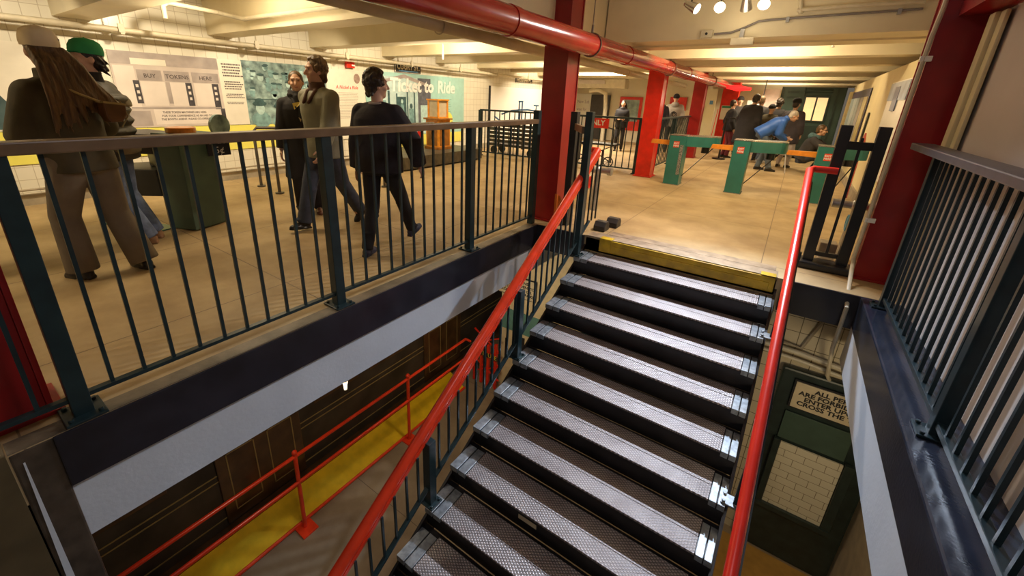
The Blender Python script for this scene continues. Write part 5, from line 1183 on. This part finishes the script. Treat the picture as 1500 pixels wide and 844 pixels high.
# 5 man from behind in black sweater
pE = person('dark-haired man in a black sweater walking away, close behind the railing', -3.02, 2.49, rzof(-.30, .95), 1.64, lean=.05, vox=.009, head=(-.75, .0), feet=((-.09, -.16, .08), (.10, .42, .12)), footpitch=(0, .3),
       hands=((-.27, .02, .84), (.36, .14, .90)), elbow=(None, (1, -.6, .1)), top=dict(m=C_blk2, len=.10, th=.045, kind='jumper', sleeve=1.12), trousers=dict(m=C_black, w=1.05), shoes=L_blue, hair=(M_hdark, 'curly'), wide=1.12)
g = G(); T = pE['T']; g.tube([T(.525, .074*math.cos(a_), .068*math.sin(a_)) for a_ in [2*math.pi*j/20 for j in range(20)]], .012, 8, closed=True); o = link('neckband', g, mat('pale_neckband', (.40, .33, .28), .7), pE['root'], world=False, smooth=True); o['label'] = 'pale shirt band at the neck'
# 6 person cut by the left edge
hp_ = at(3, 238, 2, .84)
pF = person('person in a black jacket at the left picture edge, only an arm in view', hp_.x-.02, hp_.y-.34, rzof(.3, -1), 1.74, vox=.012, hands=((-.25, .0, .86), (.25, -.04, .88)), top=dict(m=C_black, len=.12, th=.04), trousers=dict(m=C_jeand), shoes=L_black, hair=(M_hdark, 'short'))
# ---- far figures: placed where they stand beyond the turnstiles
def far(label, px, Y, top_py, **kw):
    a = at(px, top_py, 1, Y); dh = kw.pop('dh', 0); h = kw.pop('h', None) or (a.z+dh); f = kw.pop('f')
    return person(label, a.x, Y, rzof(*f), h, vox=kw.pop('vox', .017), **kw)
far('woman in a black hooded coat facing the camera behind the far railing', 914, 12.9, 148, f=(.25, -1), h=1.50, hands=((-.10, .24, 1.10), (.10, .24, 1.10)), top=dict(m=C_black, len=.12, th=.04), trousers=dict(m=C_black), shoes=L_black, hair=(M_hdark, 'long'), hood=C_dkg)
far('person in a navy hooded jacket seen from behind, left of the grey hoodie', 970, 13.0, 146, f=(-.4, 1), h=1.66, dh=0, top=dict(m=C_navy, len=.12, th=.04), trousers=dict(m=C_jeand), shoes=L_black, hair=(M_hdark, 'short'), hood=C_navy)
pH = far('man in a pale grey hoodie with a round black back emblem and black beanie', 991, 13.9, 143, f=(-.2, 1), h=1.72, top=dict(m=C_hood, len=.14, th=.055), trousers=dict(m=C_dkg), shoes=L_black, hat=(C_black, 'beanie'), hood=C_hood, wide=1.1)
g = G(); T = pH['T']
for r_ in (.085, .05): g.tube([T(.22+r_*math.sin(a_), r_*math.cos(a_), -.178) for a_ in [2*math.pi*j/16 for j in range(16)]], .010, 6, closed=True)
link('back_emblem', g, C_black, pH['root'], world=False)
far('person in a maroon top and black jacket behind the far red column', 1074, 14.0, 158, f=(.9, .5), h=1.62, top=dict(m=C_black, len=.12, th=.04), trousers=dict(m=C_mar, w=1.1), shoes=L_black, hair=(M_hdark, 'short'))
far('man in a dark cap facing the camera at the back of the crowd', 1084, 15.0, 152, f=(.3, -1), h=1.72, top=dict(m=C_dkg, len=.12, th=.03), trousers=dict(m=C_dkg), shoes=L_black, hair=(M_hdark, 'short'), hat=(C_black, 'beanie'))
far('large figure in a long black coat, leftmost in front of the crowd', 1104, 12.9, 141, f=(.6, .8), h=1.78, lean=.14, top=dict(m=C_black, len=.42, th=.075, flare=.05), trousers=dict(m=C_dkg), shoes=L_white, hair=(M_hdark, 'bun'), wide=1.15, headdrop=.3)
far('grey-brown haired man in a dark jacket near the middle of the crowd', 1117, 14.0, 147, f=(.4, 1), h=1.74, top=dict(m=C_dkg, len=.14, th=.05), trousers=dict(m=C_dkg), shoes=L_black, hair=(hair_mat('grizzled_hair', (.28, .18, .10), (.12, .08, .05)), 'short'))
far('short person in a black knitted hat and olive jacket within the crowd', 1131, 13.6, 160, f=(.5, 1), h=1.52, top=dict(m=C_olive, len=.14, th=.05), trousers=dict(m=C_jean), shoes=L_white, hat=(C_black, 'beanie'))
far('dark curly-haired person in black, right of the knitted hat in the crowd', 1143, 14.4, 151, f=(.4, 1), h=1.68, top=dict(m=C_black, len=.14, th=.05), trousers=dict(m=C_dkg), shoes=L_black, hair=(M_hdark, 'curly'))
far('person in a long charcoal coat over a white skirt behind the blue jacket', 1168, 13.0, 150, f=(.5, 1), h=1.66, top=dict(m=cloth('plum_charcoal', (.06, .05, .06)), len=.30, th=.06, flare=.02), skirt=C_white, trousers=dict(m=C_white), shoes=L_black, hair=(M_hdark, 'short'), hat=(C_black, 'cap'), wide=1.1)
a = at(1112, 248, 2, 0)
pU = person('grey-haired man in a blue jacket bending far forward over a cane', at(1116, 230, 1, 11.9).x, 11.9, rzof(.97, .22), 1.72, lean=.92, hip=(0, -.12, -.03), vox=.014, feet=((-.11, -.04, .08), (.11, .16, .08)), hands=((-.1, .42, .80), (.08, .38, .74)), head=(0, -.35), headdrop=.55,
       top=dict(m=C_blue, len=.10, th=.045, collar=C_blue), trousers=dict(m=cloth('grey_denim', (.10, .13, .17)), w=1.08), shoes=L_black, hair=(M_hgrey, 'short'))
w0 = W_(pU, pU['wr'][1]+Vector((0, .03, -.06)))
t = thing('cane', 'thin white walking cane held by the bending man in the blue jacket', 'cane', (w0.x+.12, w0.y-.1, 0))
g = G(); g.tube([w0+Vector((-.03, 0, .04)), w0+Vector((.0, 0, .05)), w0, (w0.x+.12, w0.y-.12, .0)], .012, 8); link('shaft', g, L_white, t, smooth=True)
pV = person('crouching man in a dark jacket with a teal hood, looking to the right', at(1186, 240, 1, 12.2).x, 12.2, rzof(.98, -.18), 1.74, lean=.35, hip=(0, -.18, -.58), vox=.014, feet=((-.13, .02, .08), (.13, .16, .08)), hands=((-.1, .42, .62), (.12, .45, .58)), head=(.0, -.05), face=True,
       top=dict(m=C_dkg, len=.04, th=.05), trousers=dict(m=C_jeand, w=1.1), shoes=L_white, hair=(M_hbrown, 'short'), hood=cloth('teal_fleece', (.08, .16, .18)), footpitch=(.0, 0))
g = G(); HPv = pV['HP']
for s in (-1, 1): g.tube([HPv(s*.033+.020*math.cos(a_), .092, .010+.016*math.sin(a_)) for a_ in [2*math.pi*j/14 for j in range(14)]], .0025, 5, closed=True); g.cyl(HPv(s*.053, .09, .012), HPv(s*.078, -.01, .012), .0025, n=5)
g.cyl(HPv(-.013, .094, .012), HPv(.013, .094, .012), .0025, n=5); link('glasses', g, C_black, pV['root'], world=False)
